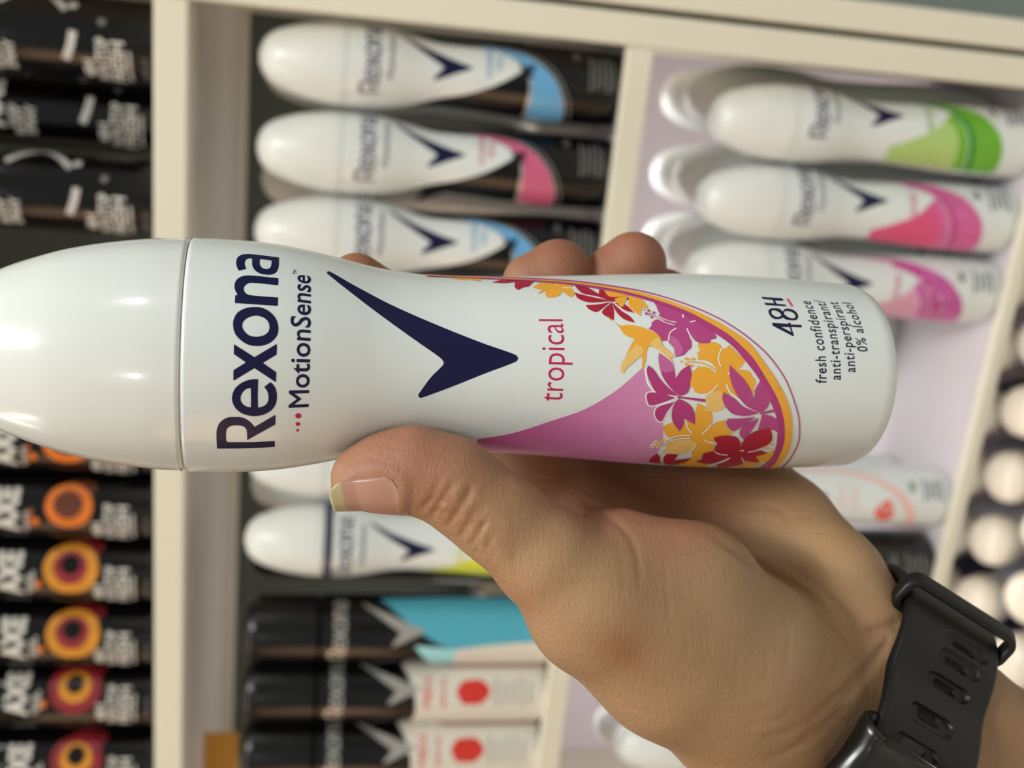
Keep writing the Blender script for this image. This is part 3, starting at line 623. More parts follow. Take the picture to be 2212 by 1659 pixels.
def body_spray(kind):
    """tall straight black can; art heights measured from the shelf"""
    o = empty('body_spray_can'); b = MB(); R_ = .0249
    S = lambda z: np.full(np.shape(z), R_)
    b.lathe([(0, .004), (.021, 0), (.0235, .001), (R_, .0035), (R_, .150), (.0242, .154), (.022, .155)], m_['black_gloss'], 64)
    k = R_ / RM
    def g(loops, lv, m): gput(b, [np.asarray(l) for l in loops], lv, m_[m], S)
    def ang(x): return math.asin(max(-.98, min(.98, x / .0249))) * RM
    if kind == 'arc':
        zc = .0705; pm = .00031
        g([stroke([(ang(x * pm), zc + z * pm) for x, z in ((55, 66), (72, 36), (79, 2), (70, -32), (50, -58))], .0042, 3)], 1, 'arc_silver')
        g([disc(ang(60 * pm), zc - 70 * pm, .0028)], 1, 'arc_silver')
        g([stroke([(ang(x * pm), zc + z * pm) for x, z in ((12, -74), (-15, -69), (-42, -58))], .0046, 3)], 1, 'arc_silver')
        g([disc(ang(34 * pm), zc - 126 * pm, .0024)], 1, 'grey_print')
        zt = .1015; gtext(b, 'BODY', -1.0, -.25, .0885, .0058, m_['text_white'], S, bold=.02); gtext(b, 'SPRAY', -1.0, -.2, .0815, .0058, m_['text_white'], S, bold=.02)
    else:
        zc = .0575; R1 = .0155 if kind == 'orange' else .0185
        c1, c2, c3 = {'orange': ('ring_orange', 'ring_brown', 'ring_brown'), 'amber': ('ring_amber', 'ring_red', 'black_gloss'), 'red': ('ring_red', 'ring_amber', 'black_gloss')}[kind]
        g([disc(-.001, zc, R1, R1, 30)], 1, c1); g([disc(0, zc + .0005, R1 * .62, R1 * .62, 26)], 2, c2); g([disc(.002, zc + .0005, R1 * .36, R1 * .34, 20)], 3, c3)
        g([smooth_path([(R1 * .6, zc + R1 * .6), (R1 * 1.15, zc - R1 * .2), (R1 * .9, zc - R1 * 1.1), (R1 * .3, zc - R1 * .7)])], 0.5, 'ring_brown' if kind == 'orange' else 'ring_red')
        g([disc(-.012, zc + .0215, .003, .002)], 1, 'ring_orange')
        gtext(b, 'dark' if kind == 'orange' else 'excite', -.70, -.1, zc + .0235, .0034, m_['ring_orange' if kind == 'orange' else 'text_white'], S)
        zt = .0905
    gtext(b, 'AXE', -.85, .45, zt, .0145, m_['text_white'], S, bold=.05, shear=.0)
    gtext(b, 'body spray', -.80, -.2, zt - .0065, .0036, m_['text_white'], S, bold=.02)
    gtext(b, '48H', -1.05, -.50, .036, .0066, m_['text_white'], S, bold=.022); gtext(b, 'NON STOP', -1.15, .05, .0275, .0074, m_['text_white'], S, bold=.022); gtext(b, 'FRESH', -1.2, .0, .0185, .0078, m_['text_white'], S, bold=.022)
    gtext(b, 'anti-odour', -1.1, -.2, .0145, .0026, m_['text_white'], S, bold=.03); gtext(b, '150 ml', -.95, -.35, .005, .003, m_['grey_print'], S)
    b.build('can_body', o, angle=50)
    c = MB(); c.lathe([(.022, .155), (.0240, .1555), (.0243, .157), (.0242, .183), (.0225, .1875), (.019, .1885), (0, .1885)], m_['black_cap'], 64); c.build('cap', o, angle=50)
    return o
PROTO = {}
def stock(builder, kind, x, y, z, rot, label, cat, group, lean=0):
    key = (builder.__name__, kind)
    if key not in PROTO: o = PROTO[key] = builder(kind)
    else:
        src = PROTO[key]; o = src.copy(); COL.objects.link(o)
        for ch in src.children:
            c = ch.copy(); COL.objects.link(c); c.parent = o
    o.location = (x, y, z); o.rotation_euler = (0, math.radians(lean), math.radians(rot)); tag(o, label, cat, group); return o
ZM = -.1965 + H; ZL = -.503 + H; ZU = .1045 + H
MIDG, LOWG, TOPG = 'spray cans on the middle shelf', 'spray cans on the lower shelf', 'black body spray cans on the upper shelf'
MID = [(curvy_can, 'black_blue', -.0205, .731, 12, 'black and white can with a blue swoosh, next to the upright'),
       (curvy_can, 'black_rose', -.0770, .731, 15, 'black and white can with a pink swoosh, between two blue ones'),
       (curvy_can, 'black_blue', -.1330, .731, 9, 'black and white can with a blue swoosh, half behind the held can'),
       (curvy_can, 'black_rose', -.1890, .731, 9, None), (curvy_can, 'plain', -.2440, .731, 9, None),
       (curvy_can, 'plain', -.2990, .731, 9, 'white capped can half hidden behind the thumb'),
       (curvy_can, 'lime', -.3545, .716, 6, 'white can with a lime green band and dark collar ring, below the thumbnail'),
       (straight_can, 'black', -.3985, .790, 20, 'all black can squeezed between the lime and turquoise ones'),
       (straight_can, 'cyan', -.4370, .731, 22, 'black can with a turquoise lower half'),
       (straight_can, 'white_red', -.4900, .731, 26, 'black topped can with white base and red shield, beside the turquoise one'),
       (straight_can, 'white_red', -.5440, .731, 27, 'black topped can with white base and whole red shield, second from the bottom edge'),
       (straight_can, 'white_red', -.5980, .731, 27, 'black topped can with white base, cut off by the bottom edge of the photo')]
for bld, k, x, y, rt, lb in MID:
    if lb: stock(bld, k, x, y, ZM, rt, lb, 'spray can', MIDG)
for i, (x, k, lb) in enumerate([(-.030, 'plain', 'white can in the second row behind the black and blue one'), (-.1060, 'plain', 'white can in the second row, glimpsed behind the pink swoosh can'), (-.3360, 'plain', 'white cap peeping out behind the lime banded can')]):
    stock(curvy_can, k, x, .80 if i < 2 else .775, ZM, 5, lb, 'spray can', MIDG)
LOWR = [(curvy_can, 'green', -.0310, 34, 'white can with green bands on the lower shelf by the upright'), (curvy_can, 'pink', -.0870, 24, 'white can with a solid pink band, between the green and the purple ones'),
        (curvy_can, 'violet', -.1415, 8, 'white can with a mottled purple pink band, tucked above the base of the held can'), (curvy_can, 'coral', -.3130, 14, 'white can with a red drop emblem, above the palm'),
        (straight_can, 'black', -.3720, 20, 'black can on the lower shelf, above the watch strap'), (curvy_can, 'plain', -.4900, 30, 'white can lying back in shade below the wrist'), (curvy_can, 'plain', -.5450, 30, 'white capped can with a warm sheen at the bottom edge')]
for bld, k, x, rt, lb in LOWR: stock(bld, k, x, .731, ZL, rt, lb, 'spray can', LOWG)
for i, x in enumerate([-.020, -.080, -.135]):
    for j, y in enumerate([.79, .848]):
        stock(curvy_can, 'plain', x - .004 * j, y, ZL, -20 + 15 * i, 'plain white can in the %s row, behind the %s one' % (['second', 'third'][j], ['green banded', 'pink banded', 'purple banded'][i]), 'spray can', LOWG)
for i, (x, y) in enumerate([(-.205, .86), (-.262, .86), (-.330, .80), (-.45, .80), (-.51, .79), (-.57, .79)]):
    stock(curvy_can, 'plain', x, y, ZL, 60 + 40 * i, ['blurred white can at the back of the empty gap, nearer the purple can', 'blurred white can at the back of the empty gap, nearer the red drop can', 'white can behind the red drop one',
          'white can in the back row below the wrist, nearest the shelf edge', 'white can in the back row below the wrist, middle one', 'white can in the back row at the bottom edge'][i], 'spray can', LOWG)
AX = [(-.0205, 'arc_high', 2, 'black body spray with a silver arc at the top corner'), (-.0700, 'plain_arc', 22, 'black body spray set deeper, its white name lower than its neighbours'), (-.1170, 'arc', 8, 'black body spray with a silver arc, just above the held can'),
      (-.2310, 'orange', 20, None), (-.2860, 'orange', 14, 'black body spray with an orange ring, half hidden by the white cap'), (-.3370, 'orange', 22, 'black body spray with a bright orange ring and brown centre'),
      (-.3870, 'amber', 26, 'black body spray with an amber ring, next to the bright orange one'), (-.4400, 'amber', 28, 'black body spray with an amber ring, third from the bottom edge'),
      (-.4930, 'red', 44, 'black body spray with a red ring, turned so only the end of its name shows'), (-.5480, 'red', 30, 'black body spray with a red ring at the bottom left corner')]
for x, k, rt, lb in AX:
    if lb: stock(body_spray, 'arc' if 'arc' in k else k, x, .731 if k != 'plain_arc' else .776, ZU, rt, lb, 'body spray', TOPG)

# ------------------------------------------------------------------ roll-ons on the bottom shelf
ZB = -.79 + H
def roll_on(dark):
    o = empty('roll_on_deodorant'); b = MB()
    b.lathe([(0, .002), (.018, 0), (.021, .003), (.023, .02), (.0235, .06), (.021, .085), (.0175, .098), (.017, .105), (.012, .106)], m_['roll_glass' if not dark else 'roll_dark'], 48); b.build('bottle', o)
    c = MB(); c.lathe([(.012, .106), (.0215, .1065), (.0225, .108), (.0222, .124), (.0205, .130), (.015, .1345), (.007, .1362), (0, .1365)], m_['roll_cream'], 48); c.build('cap', o)
    c = MB(); c.lathe([(.0171, .1005), (.0190, .101), (.0190, .1045), (.0171, .105)], m_['roll_dark'], 48); c.build('collar', o)
    return o
RO = {0: roll_on(0), 1: roll_on(1)}; first = {0: True, 1: True}
for j, Yr in enumerate([.752, .815, .880]):
    for i in range(8):
        x = -.150 - i * .060 + (j % 2) * .022; d = (i + j) % 3 == 1
        src = RO[int(d)]
        if first[int(d)]: o = src; first[int(d)] = False
        else:
            o = src.copy(); COL.objects.link(o)
            for ch in src.children: c = ch.copy(); COL.objects.link(c); c.parent = o
        o.location = (x, Yr, ZB + .086); o.rotation_euler = (math.radians(24), 0, 0); tag(o, '%s roll-on bottle with a cream cap, %s row, place %s from the upright' % ('dark' if d else 'pale', ['front', 'middle', 'back'][j], ['first', 'second', 'third', 'fourth', 'fifth', 'sixth', 'seventh', 'eighth'][i]), 'deodorant', 'roll-on bottles under the lower shelf')
riser = empty('display_riser', (XL / 2, .8, ZB)); tag(riser, 'white display step under the roll-on bottles', 'display step')
part('step_board', (XL + .02, YF + .012, ZB + .0652), (XR - .02, YB - .02, ZB + .075), 'back_white', riser); part('step_front', (XL + .02, YF + .012, ZB), (XR - .02, YF + .02, ZB + .065), 'back_white', riser)
# ------------------------------------------------------------------ the hand: one continuous surface grown round its bones
def J(px, py, D, r): return np.array([(px - CX) / F * D, (py - CY) / F * D, D]), r * .001
BONES = [  # (group, chain of joints)
 ('thumb', [(783,1031,.2335,6.9), (835,1020,.2335,8.0), (895,1013,.234,8.9), (975,1040,.235,9.4), (1030,1085,.2355,9.2), (1085,1125,.236,9.7), (1180,1205,.238,11.2), (1290,1300,.243,14.6)]),
 ('thenar', [(1290,1300,.243,14.6), (1330,1215,.249,10.6)]),
 ('thenar', [(1330,1215,.249,10.6), (1490,1280,.250,14.5), (1640,1395,.257,14), (1780,1475,.269,12.5)]),
 ('thenar', [(1290,1300,.243,14.6), (1440,1430,.250,15.6), (1600,1560,.263,15.0), (1770,1655,.276,12.5)]),
 ('thenar', [(1400,1340,.248,15.5), (1580,1450,.256,15.5), (1750,1540,.268,14.0)]),
 ('palm', [(1180,985,.2885,10.5), (1400,1200,.285,12), (1790,1500,.277,13)]),
 ('palm', [(1330,985,.296,11), (1520,1190,.289,12), (1820,1490,.278,13)]),
 ('palm', [(1470,990,.300,11), (1620,1160,.291,12.5), (1850,1440,.277,13)]),
 ('palm', [(1590,1010,.302,10.5), (1700,1140,.290,11.8), (1790,1265,.281,13.6), (1868,1372,.276,11.5), (1912,1440,.275,12.5)]),
 ('palm', [(1180,985,.2885,10.5), (1330,985,.296,11), (1470,990,.300,11), (1590,1010,.302,10.5)]),
 ('palm', [(1330,1160,.268,8.0), (1300,1110,.276,7.5)]),
 ('index', [(1180,985,.2885,10.5), (1060,870,.2885,9.6), (930,745,.2835,9.0), (845,665,.279,8.2), (770,608,.2715,7.3)]),
 ('middle', [(1330,985,.296,11), (1290,880,.2965,9.8), (1255,760,.294,9.2), (1195,650,.289,8.8), (1205,588,.283,8.4)]),
 ('middle', [(1205,588,.283,8.4), (1150,612,.283,8.0)]),
 ('ring', [(1470,990,.300,11), (1440,880,.301,9.8), (1415,760,.2985,9.2), (1375,650,.294,8.8), (1368,570,.287,8.5)]),
 ('ring', [(1368,570,.287,8.5), (1322,598,.287,8.1)]),
 ('pinky', [(1590,1010,.302,10.5), (1560,900,.304,8.6), (1530,800,.302,8.0), (1480,700,.296,7.6), (1438,638,.2905,7.2)]),
 ('arm', [(1912,1440,.275,12.5), (2060,1530,.2785,13.5), (2260,1650,.283,14.5), (2520,1805,.290,17), (3250,2240,.305,22)]),
 ('arm', [(1833,1547,.274,15.2), (1980,1634,.2775,16), (2200,1768,.282,17.5), (2460,1920,.288,21), (3190,2355,.303,27)]),
 ('arm', [(1770,1655,.276,12.5), (1900,1735,.279,14), (2120,1867,.284,17), (2370,2010,.290,20), (3100,2450,.305,26)]),
]
KS = dict(thumb=.0035, thenar=.009, palm=.008, index=.003, middle=.0015, ring=.0015, pinky=.0015, arm=.006)
def seg_sd(p, a, ra, b, rb):                # round cone distance
    ba = b - a; l2 = ba.dot(ba); rr = ra - rb; a2 = l2 - rr * rr; il = 1 / l2
    pa = p - a; y = pa @ ba; z = y - l2; q = pa * l2 - y[:, None] * ba; x2 = (q * q).sum(1)
    y2 = y * y * l2; z2 = z * z * l2; k = np.sign(rr) * rr * rr * x2
    d = (np.sqrt(np.maximum(x2 * a2 * il, 0)) + y * rr) * il - ra
    c1 = np.sign(z) * a2 * z2 > k; c2 = np.sign(y) * a2 * y2 < k
    d = np.where(c2, np.sqrt(np.maximum(x2 + y2, 0)) * il - ra, d)
    d = np.where(c1, np.sqrt(np.maximum(x2 + z2, 0)) * il - rb, d)
    return d
def smin(a, b, k):
    h = np.clip(.5 + .5 * (b - a) / k, 0, 1); return b + (a - b) * h - k * h * (1 - h)
def can_sd(p):
    q = (p - ORG) @ CL.T; return (np.hypot(q[:, 0], q[:, 1]) - np.interp(q[:, 2], zf, rf, left=.0195)) 
GROOVES = []                                # filled below: (points in photo, depth m, width m)
def hand_sd(p):
    groups = {}
    for g, ch in BONES:
        js = [J(*c) for c in ch]
        for (a, ra), (b, rb) in zip(js[:-1], js[1:]):
            d = seg_sd(p, a, ra, b, rb); k = KS[g]
            groups[g] = d if g not in groups else smin(groups[g], d, k)
    d = smin(groups['palm'], groups['thenar'], .0045)
    d = smin(d, groups['arm'], .006)
    d = smin(d, groups['thumb'], .004)
    f = None
    for n in ('index', 'middle', 'ring', 'pinky'): f = groups[n] if f is None else smin(f, groups[n], .0008)
    d = smin(d, f, .005)
    # the can presses its own hollow into the flesh
    c = can_sd(p) - .0002
    return np.where(c < .012, -smin(-d, c, .0012), d)
def grow(fn, lo, hi, h):
    """sample fn on a sparse block grid, then net the zero surface"""
    n = [int(math.ceil((b - a) / h / 8)) * 8 for a, b in zip(lo, hi)]
    nb_ = [k // 8 for k in n]
    bc = np.stack(np.meshgrid(*[lo[i] + (np.arange(nb_[i]) * 8 + 3.5) * h for i in range(3)], indexing='ij'), -1).reshape(-1, 3)
    db = fn(bc); V = np.repeat(np.repeat(np.repeat(db.reshape(nb_), 8, 0), 8, 1), 8, 2).astype(np.float32)
    near = np.where(np.abs(db) < 8 * h * .87 * 1.4)[0]
    off = np.stack(np.meshgrid(*[np.arange(8)] * 3, indexing='ij'), -1).reshape(-1, 3)
    bi = np.stack(np.unravel_index(near, nb_), 1) * 8
    for k in range(0, len(bi), 400):
        ii = (bi[k:k + 400, None, :] + off[None]).reshape(-1, 3); V[ii[:, 0], ii[:, 1], ii[:, 2]] = fn(np.array(lo) + ii * h)
    S = V < 0
    # surface nets
    c = sum(S[i:n[0]-1+i, j:n[1]-1+j, k:n[2]-1+k].astype(np.int8) for i in (0, 1) for j in (0, 1) for k in (0, 1))
    cells = np.argwhere((c > 0) & (c < 8)); idx = -np.ones([a - 1 for a in n], np.int32); idx[tuple(cells.T)] = np.arange(len(cells))
    acc = np.zeros((len(cells), 3)); cnt = np.zeros(len(cells))
    corners = [(i, j, k) for i in (0, 1) for j in (0, 1) for k in (0, 1)]
    for a in corners:
        for ax in range(3):
            if a[ax]: continue
            b = list(a); b[ax] = 1
            va = V[cells[:, 0]+a[0], cells[:, 1]+a[1], cells[:, 2]+a[2]]; vb = V[cells[:, 0]+b[0], cells[:, 1]+b[1], cells[:, 2]+b[2]]
            m = (va < 0) != (vb < 0); t = np.where(m, va / np.where(m, va - vb, 1), 0)
            pt = np.tile(np.array(a, float), (len(cells), 1)); pt[:, ax] += t
            acc += pt * m[:, None]; cnt += m
    verts = np.array(lo) + (cells + acc / cnt[:, None]) * h
    faces = []
    for ax in range(3):
        u, v = (ax + 1) % 3, (ax + 2) % 3
        sl0 = [slice(1, None)] * 3; sl0[ax] = slice(0, -1); sl1 = list(sl0); sl1[ax] = slice(1, None)
        s0, s1 = S[tuple(sl0)], S[tuple(sl1)]
        e = np.argwhere(s0 != s1) + np.array([1 if i != ax else 0 for i in range(3)])
        e = e[(e[:, u] < n[u]-1) & (e[:, v] < n[v]-1)]
        neg = S[e[:, 0], e[:, 1], e[:, 2]]
        def at_(du, dv):
            q = e.copy(); q[:, u] += du; q[:, v] += dv; return idx[q[:, 0], q[:, 1], q[:, 2]]
        f = np.stack([at_(-1, -1), at_(0, -1), at_(0, 0), at_(-1, 0)], 1); f[~neg] = f[~neg][:, ::-1]
        faces.append(f[(f >= 0).all(1)])
    return verts, np.vstack(faces)
hv, hf = grow(hand_sd, (-.050, -.045, .215), (.275, .215, .337), .0007)
def grad(fn, p, e=3e-4):
    g = np.stack([fn(p + np.eye(3)[i] * e) - fn(p - np.eye(3)[i] * e) for i in range(3)], 1); return g / (np.linalg.norm(g, axis=1)[:, None] + 1e-12)
hn = grad(hand_sd, hv)
# relax slightly along the surface
def proj_px(p): return np.stack([CX + F * p[:, 0] / p[:, 2], CY + F * p[:, 1] / p[:, 2]], 1)
hp = proj_px(hv); front = hn[:, 2] < .25
def pl_dist(q, line):
    L = smooth_path([tuple(a) for a in line], False, 5); best = np.full(len(q), 1e9); par = np.zeros(len(q))
    for i in range(len(L) - 1):
        a, b = L[i], L[i+1]; ab = b - a; t = np.clip(((q - a) @ ab) / (ab @ ab + 1e-9), 0, 1)
        d = np.linalg.norm(q - a - t[:, None] * ab, axis=1); m = d < best; best = np.where(m, d, best); par = np.where(m, (i + t) / (len(L) - 1), par)
    return best, par
CREASES = [  # photo points of each skin fold, depth mm, half width px
 ('905,1108 925,1085 945,1050 955,1030', .45, 7), ('930,1122 945,1095 968,1060 985,1035', .55, 8), ('962,1145 985,1110 1010,1070 1022,1045', .7, 8), ('990,1165 1012,1130 1032,1090', .55, 7),
 ('1012,1185 1035,1150 1050,1115', .5, 7), ('1035,1210 1055,1180 1062,1150', .35, 7), ('925,1078 960,1082 985,1078', .25, 6), ('940,1100 980,1115 1000,1120', .3, 6),
 ('915,1098 934,1080 938,1064', .25, 5), ('948,1128 962,1108 975,1092 978,1078', .3, 5), ('978,1152 1000,1118 1014,1096', .3, 5), ('1000,1172 1020,1142 1040,1104 1046,1086', .35, 5), ('1024,1198 1040,1172', .35, 6), ('1050,1222 1066,1196 1072,1176', .25, 6), ('965,1075 985,1090 1004,1092', .3, 5), ('985,1128 1008,1136 1024,1130', .3, 5), ('1022,1150 1040,1140 1052,1126', .25, 5),
 ('1262,1088 1300,1108 1345,1140 1372,1185 1382,1240 1380,1290', .3, 7), ('1250,1085 1300,1092 1350,1098', .35, 8), ('1438,1180 1440,1250 1445,1320 1446,1370', .14, 5), ('1330,1160 1345,1230 1350,1290', .1, 5),
 ('1520,1140 1600,1195 1665,1240 1730,1275 1770,1320 1805,1370', .6, 9), ('1690,1220 1760,1265 1805,1300 1840,1340', .35, 8),
 ('1955,1345 1925,1352 1890,1362 1870,1372', 1.0, 12), ('1925,1362 1905,1405 1880,1440 1840,1490 1800,1530', .8, 9), ('1895,1400 1840,1470 1780,1530 1740,1560', .45, 8),
 ('1700,1330 1706,1380 1700,1430 1690,1470', .14, 6), ('1760,1330 1785,1375 1785,1420 1762,1470', .16, 6), ('1800,1360 1812,1400 1800,1450 1770,1490', .15, 6), ('1655,1410 1660,1440 1650,1470', .1, 5),
 ('1700,1500 1650,1530 1600,1545', .14, 5), ('1720,1520 1670,1555 1610,1570', .16, 5), ('1860,1440 1820,1490 1770,1530', .25, 6), ('1835,1520 1780,1565 1720,1600', .28, 6), ('1800,1560 1740,1605 1680,1635', .22, 6), ('1620,1180 1680,1190 1740,1180', .2, 7), ('1600,1090 1680,1100 1720,1140', .2, 7), ('1480,1350 1484,1400 1480,1450', .1, 5), ('1530,1370 1534,1420', .1, 5), ('1590,1400 1594,1450 1588,1490', .12, 5),
 ('1740,1560 1690,1585 1640,1595', .3, 8), ('1760,1590 1700,1625 1650,1640', .3, 8)]
disp = np.zeros(len(hv))
for t, dep, wd in CREASES:
    L = P(t); bb = np.array([a[:2] for a in L]); sel = np.where(front & (hp[:, 0] > bb[:, 0].min() - 40) & (hp[:, 0] < bb[:, 0].max() + 40) & (hp[:, 1] > bb[:, 1].min() - 40) & (hp[:, 1] < bb[:, 1].max() + 40) & (hv[:, 2] < .30))[0]
    d, t_ = pl_dist(hp[sel], bb); fade = np.clip(np.minimum(t_, 1 - t_) * 5, 0.05, 1)
    disp[sel] -= dep * .001 * np.exp(-(d / wd) ** 2) * fade
    disp[sel] += dep * .00012 * np.exp(-((d - wd * 2.0) / (wd * 1.2)) ** 2) * fade
# nail fold: the skin stands a little proud round the nail
NAILO = P('712,1100 722,1062 745,1036 765,1019 790,1012 828,1013 855,1022 870,1040 872,1070 866,1100')
sel = np.where(front & (hp[:, 0] < 900) & (hp[:, 1] > 990))[0]; d, t_ = pl_dist(hp[sel], np.array([a[:2] for a in NAILO]))
disp[sel] += .00045 * np.exp(-((d - 4) / 8) ** 2)
# soft lumps so the limb is not perfectly turned
def lumps(p): return .0003 * (np.sin(p[:, 0] * 210 + 1) * np.sin(p[:, 1] * 170 + 2) * np.sin(p[:, 2] * 190)) 
disp += lumps(hv) * (hv[:, 0] > .0)
cs = can_sd(hv); disp = np.where(cs < .0022, np.minimum(disp, 0), disp)
hv2 = hv + hn * disp[:, None]
RW = Matrix(((M[0][0], M[0][1], M[0][2]), (M[1][0], M[1][1], M[1][2]), (M[2][0], M[2][1], M[2][2])))
def lens_object(name, v, f, mt, origin, parent=None):
    """mesh given in lens-frame metres; becomes an ordinary world-space object"""
    wv = (np.asarray(v) @ M.T); wv[:, 2] += H; og = M @ origin; og[2] += H
    me = bpy.data.meshes.new(name); me.from_pydata((wv - og).tolist(), [], [tuple(int(i) for i in q) for q in f]); me.update()
    me.polygons.foreach_set('use_smooth', [True] * len(me.polygons)); me.materials.append(mt)
    o = bpy.data.objects.new(name, me); COL.objects.link(o); o.location = og
    if parent: o.parent = parent; o.location = Vector(og) - parent.location
    return o

# skin colour: pink pads, brown knuckle marks; shade painted into fingertips and inner palm
def skin_material():
    m = bpy.data.materials.new('skin'); m.use_nodes = True; nt = m.node_tree; p = nt.nodes['Principled BSDF']; L = nt.links
    N = lambda t: nt.nodes.new('ShaderNode' + t)
    at_ = N('Attribute'); at_.attribute_name = 'tone'
    tc = N('TexCoord')
    n1 = N('TexNoise'); n1.inputs['Scale'].default_value = 45; n1.inputs['Detail'].default_value = 5; L.new(tc.outputs['Object'], n1.inputs['Vector'])
    mx = N('Mix'); mx.data_type = 'RGBA'; mx.blend_type = 'MULTIPLY'; mx.inputs['Factor'].default_value = .5
    L.new(at_.outputs['Color'], mx.inputs['A']); cr = N('ValToRGB'); cr.color_ramp.elements[0].position = .3; cr.color_ramp.elements[1].position = .7
    cr.color_ramp.elements[0].color = (.72, .66, .6, 1); cr.color_ramp.elements[1].color = (1, 1, 1, 1)
    L.new(n1.outputs['Fac'], cr.inputs['Fac']); L.new(cr.outputs['Color'], mx.inputs['B']); L.new(mx.outputs['Result'], p.inputs['Base Color'])
    p.inputs['Roughness'].default_value = .46; p.inputs['Specular IOR Level'].default_value = .42
    p.inputs['Subsurface Weight'].default_value = .10; p.inputs['Subsurface Radius'].default_value = (.004, .0018, .001); p.inputs['Subsurface Scale'].default_value = .8
    # pores and fine lines
    v = N('TexVoronoi'); v.inputs['Scale'].default_value = 1500; v.feature = 'DISTANCE_TO_EDGE'; L.new(tc.outputs['Object'], v.inputs['Vector'])
    mp = N('Mapping'); mp.inputs['Scale'].default_value = (1, 1, 3.2); mp.inputs['Rotation'].default_value = (.5, .4, .9); L.new(tc.outputs['Object'], mp.inputs['Vector'])
    n2 = N('TexNoise'); n2.inputs['Scale'].default_value = 420; n2.inputs['Detail'].default_value = 6; n2.inputs['Roughness'].default_value = .65; L.new(mp.outputs['Vector'], n2.inputs['Vector'])
    n3 = N('TexNoise'); n3.inputs['Scale'].default_value = 150; n3.inputs['Detail'].default_value = 3; n3.inputs['Distortion'].default_value = 1.2
    mp3 = N('Mapping'); mp3.inputs['Scale'].default_value = (3.6, 1.0, .5); mp3.inputs['Rotation'].default_value = (0, .75, 0); L.new(tc.outputs['Object'], mp3.inputs['Vector']); L.new(mp3.outputs['Vector'], n3.inputs['Vector'])
    a1 = N('Math'); a1.operation = 'MULTIPLY'; a1.inputs[1].default_value = .35; L.new(v.outputs['Distance'], a1.inputs[0])
    a2 = N('Math'); a2.operation = 'ADD'; L.new(a1.outputs[0], a2.inputs[0]); L.new(n2.outputs['Fac'], a2.inputs[1])
    a3 = N('Math'); a3.operation = 'ADD'; L.new(a2.outputs[0], a3.inputs[0]); L.new(n3.outputs['Fac'], a3.inputs[1])
    b = N('Bump'); b.inputs['Strength'].default_value = .46; b.inputs['Distance'].default_value = .0006; L.new(a3.outputs[0], b.inputs['Height']); L.new(b.outputs['Normal'], p.inputs['Normal'])
    return m
SKIN = skin_material()
base = np.array(lin((164, 128, 94)))[:3]; pink = np.array(lin((180, 118, 98)))[:3]; brown = np.array(lin((150, 92, 60)))[:3]; pale = np.array(lin((194, 156, 114)))[:3]; olive = np.array(lin((160, 138, 104)))[:3]
tip_red_shade = np.array(lin((158, 96, 76)))[:3]; palm_red_shade = np.array(lin((136, 82, 58)))[:3]  # skin redness darkened with painted shade, for fingertips and inner palm
tone = np.tile(base, (len(hv), 1))
def blot(px, py, D, rad, colr, amt):
    global tone
    c = J(px, py, D, 1)[0]; wgt_ = amt * np.exp(-(np.linalg.norm(hv - c, axis=1) / rad) ** 2); tone = tone * (1 - wgt_[:, None]) + colr * wgt_[:, None]
for a in ((800,985,.226,.014,pink,.55), (900,960,.226,.012,pink,.4), (1000,950,.228,.010,pink,.4), (1205,560,.28,.014,tip_red_shade,.9), (1370,540,.285,.014,tip_red_shade,.9), (770,590,.27,.010,tip_red_shade,.8), (1445,610,.285,.010,tip_red_shade,.8), (1300,1030,.285,.022,palm_red_shade,.8), (1150,1010,.28,.016,palm_red_shade,.8), (1480,1030,.285,.018,palm_red_shade,.7), (1620,1040,.282,.012,palm_red_shade,.4),
          (1400,1120,.245,.014,pink,.35), (1470,1160,.24,.012,pink,.25), (1130,1040,.235,.009,pink,.35), (1345,1395,.229,.0052,brown,.75), (1105,1245,.232,.005,brown,.4), (1150,1290,.232,.006,brown,.35),
          (930,1100,.228,.006,brown,.35), (1000,1120,.226,.007,brown,.3), (1880,1345,.262,.006,pink,.5), (1790,1210,.268,.016,pale,.8), (1700,1130,.268,.012,pale,.5), (1860,1300,.265,.010,pale,.5), (1620,1300,.238,.018,olive,.35), (1700,1330,.245,.012,olive,.35), (1880,1440,.26,.008,pale,.5), (1240,1240,.228,.012,pale,.3), (1560,1450,.24,.02,pale,.3)):
    blot(*a)
person = lens_object('person', hv2, hf, SKIN, J(1833, 1547, .271, 1)[0])
ca = person.data.color_attributes.new('tone', 'FLOAT_COLOR', 'POINT'); ca.data.foreach_set('color', np.hstack([tone, np.ones((len(tone), 1))]).astype(np.float32).ravel())
sm = person.modifiers.new('smooth', 'SMOOTH'); sm.factor = .5; sm.iterations = 2
tag(person, "left hand and wrist of a person gripping the flower print spray can", 'person')

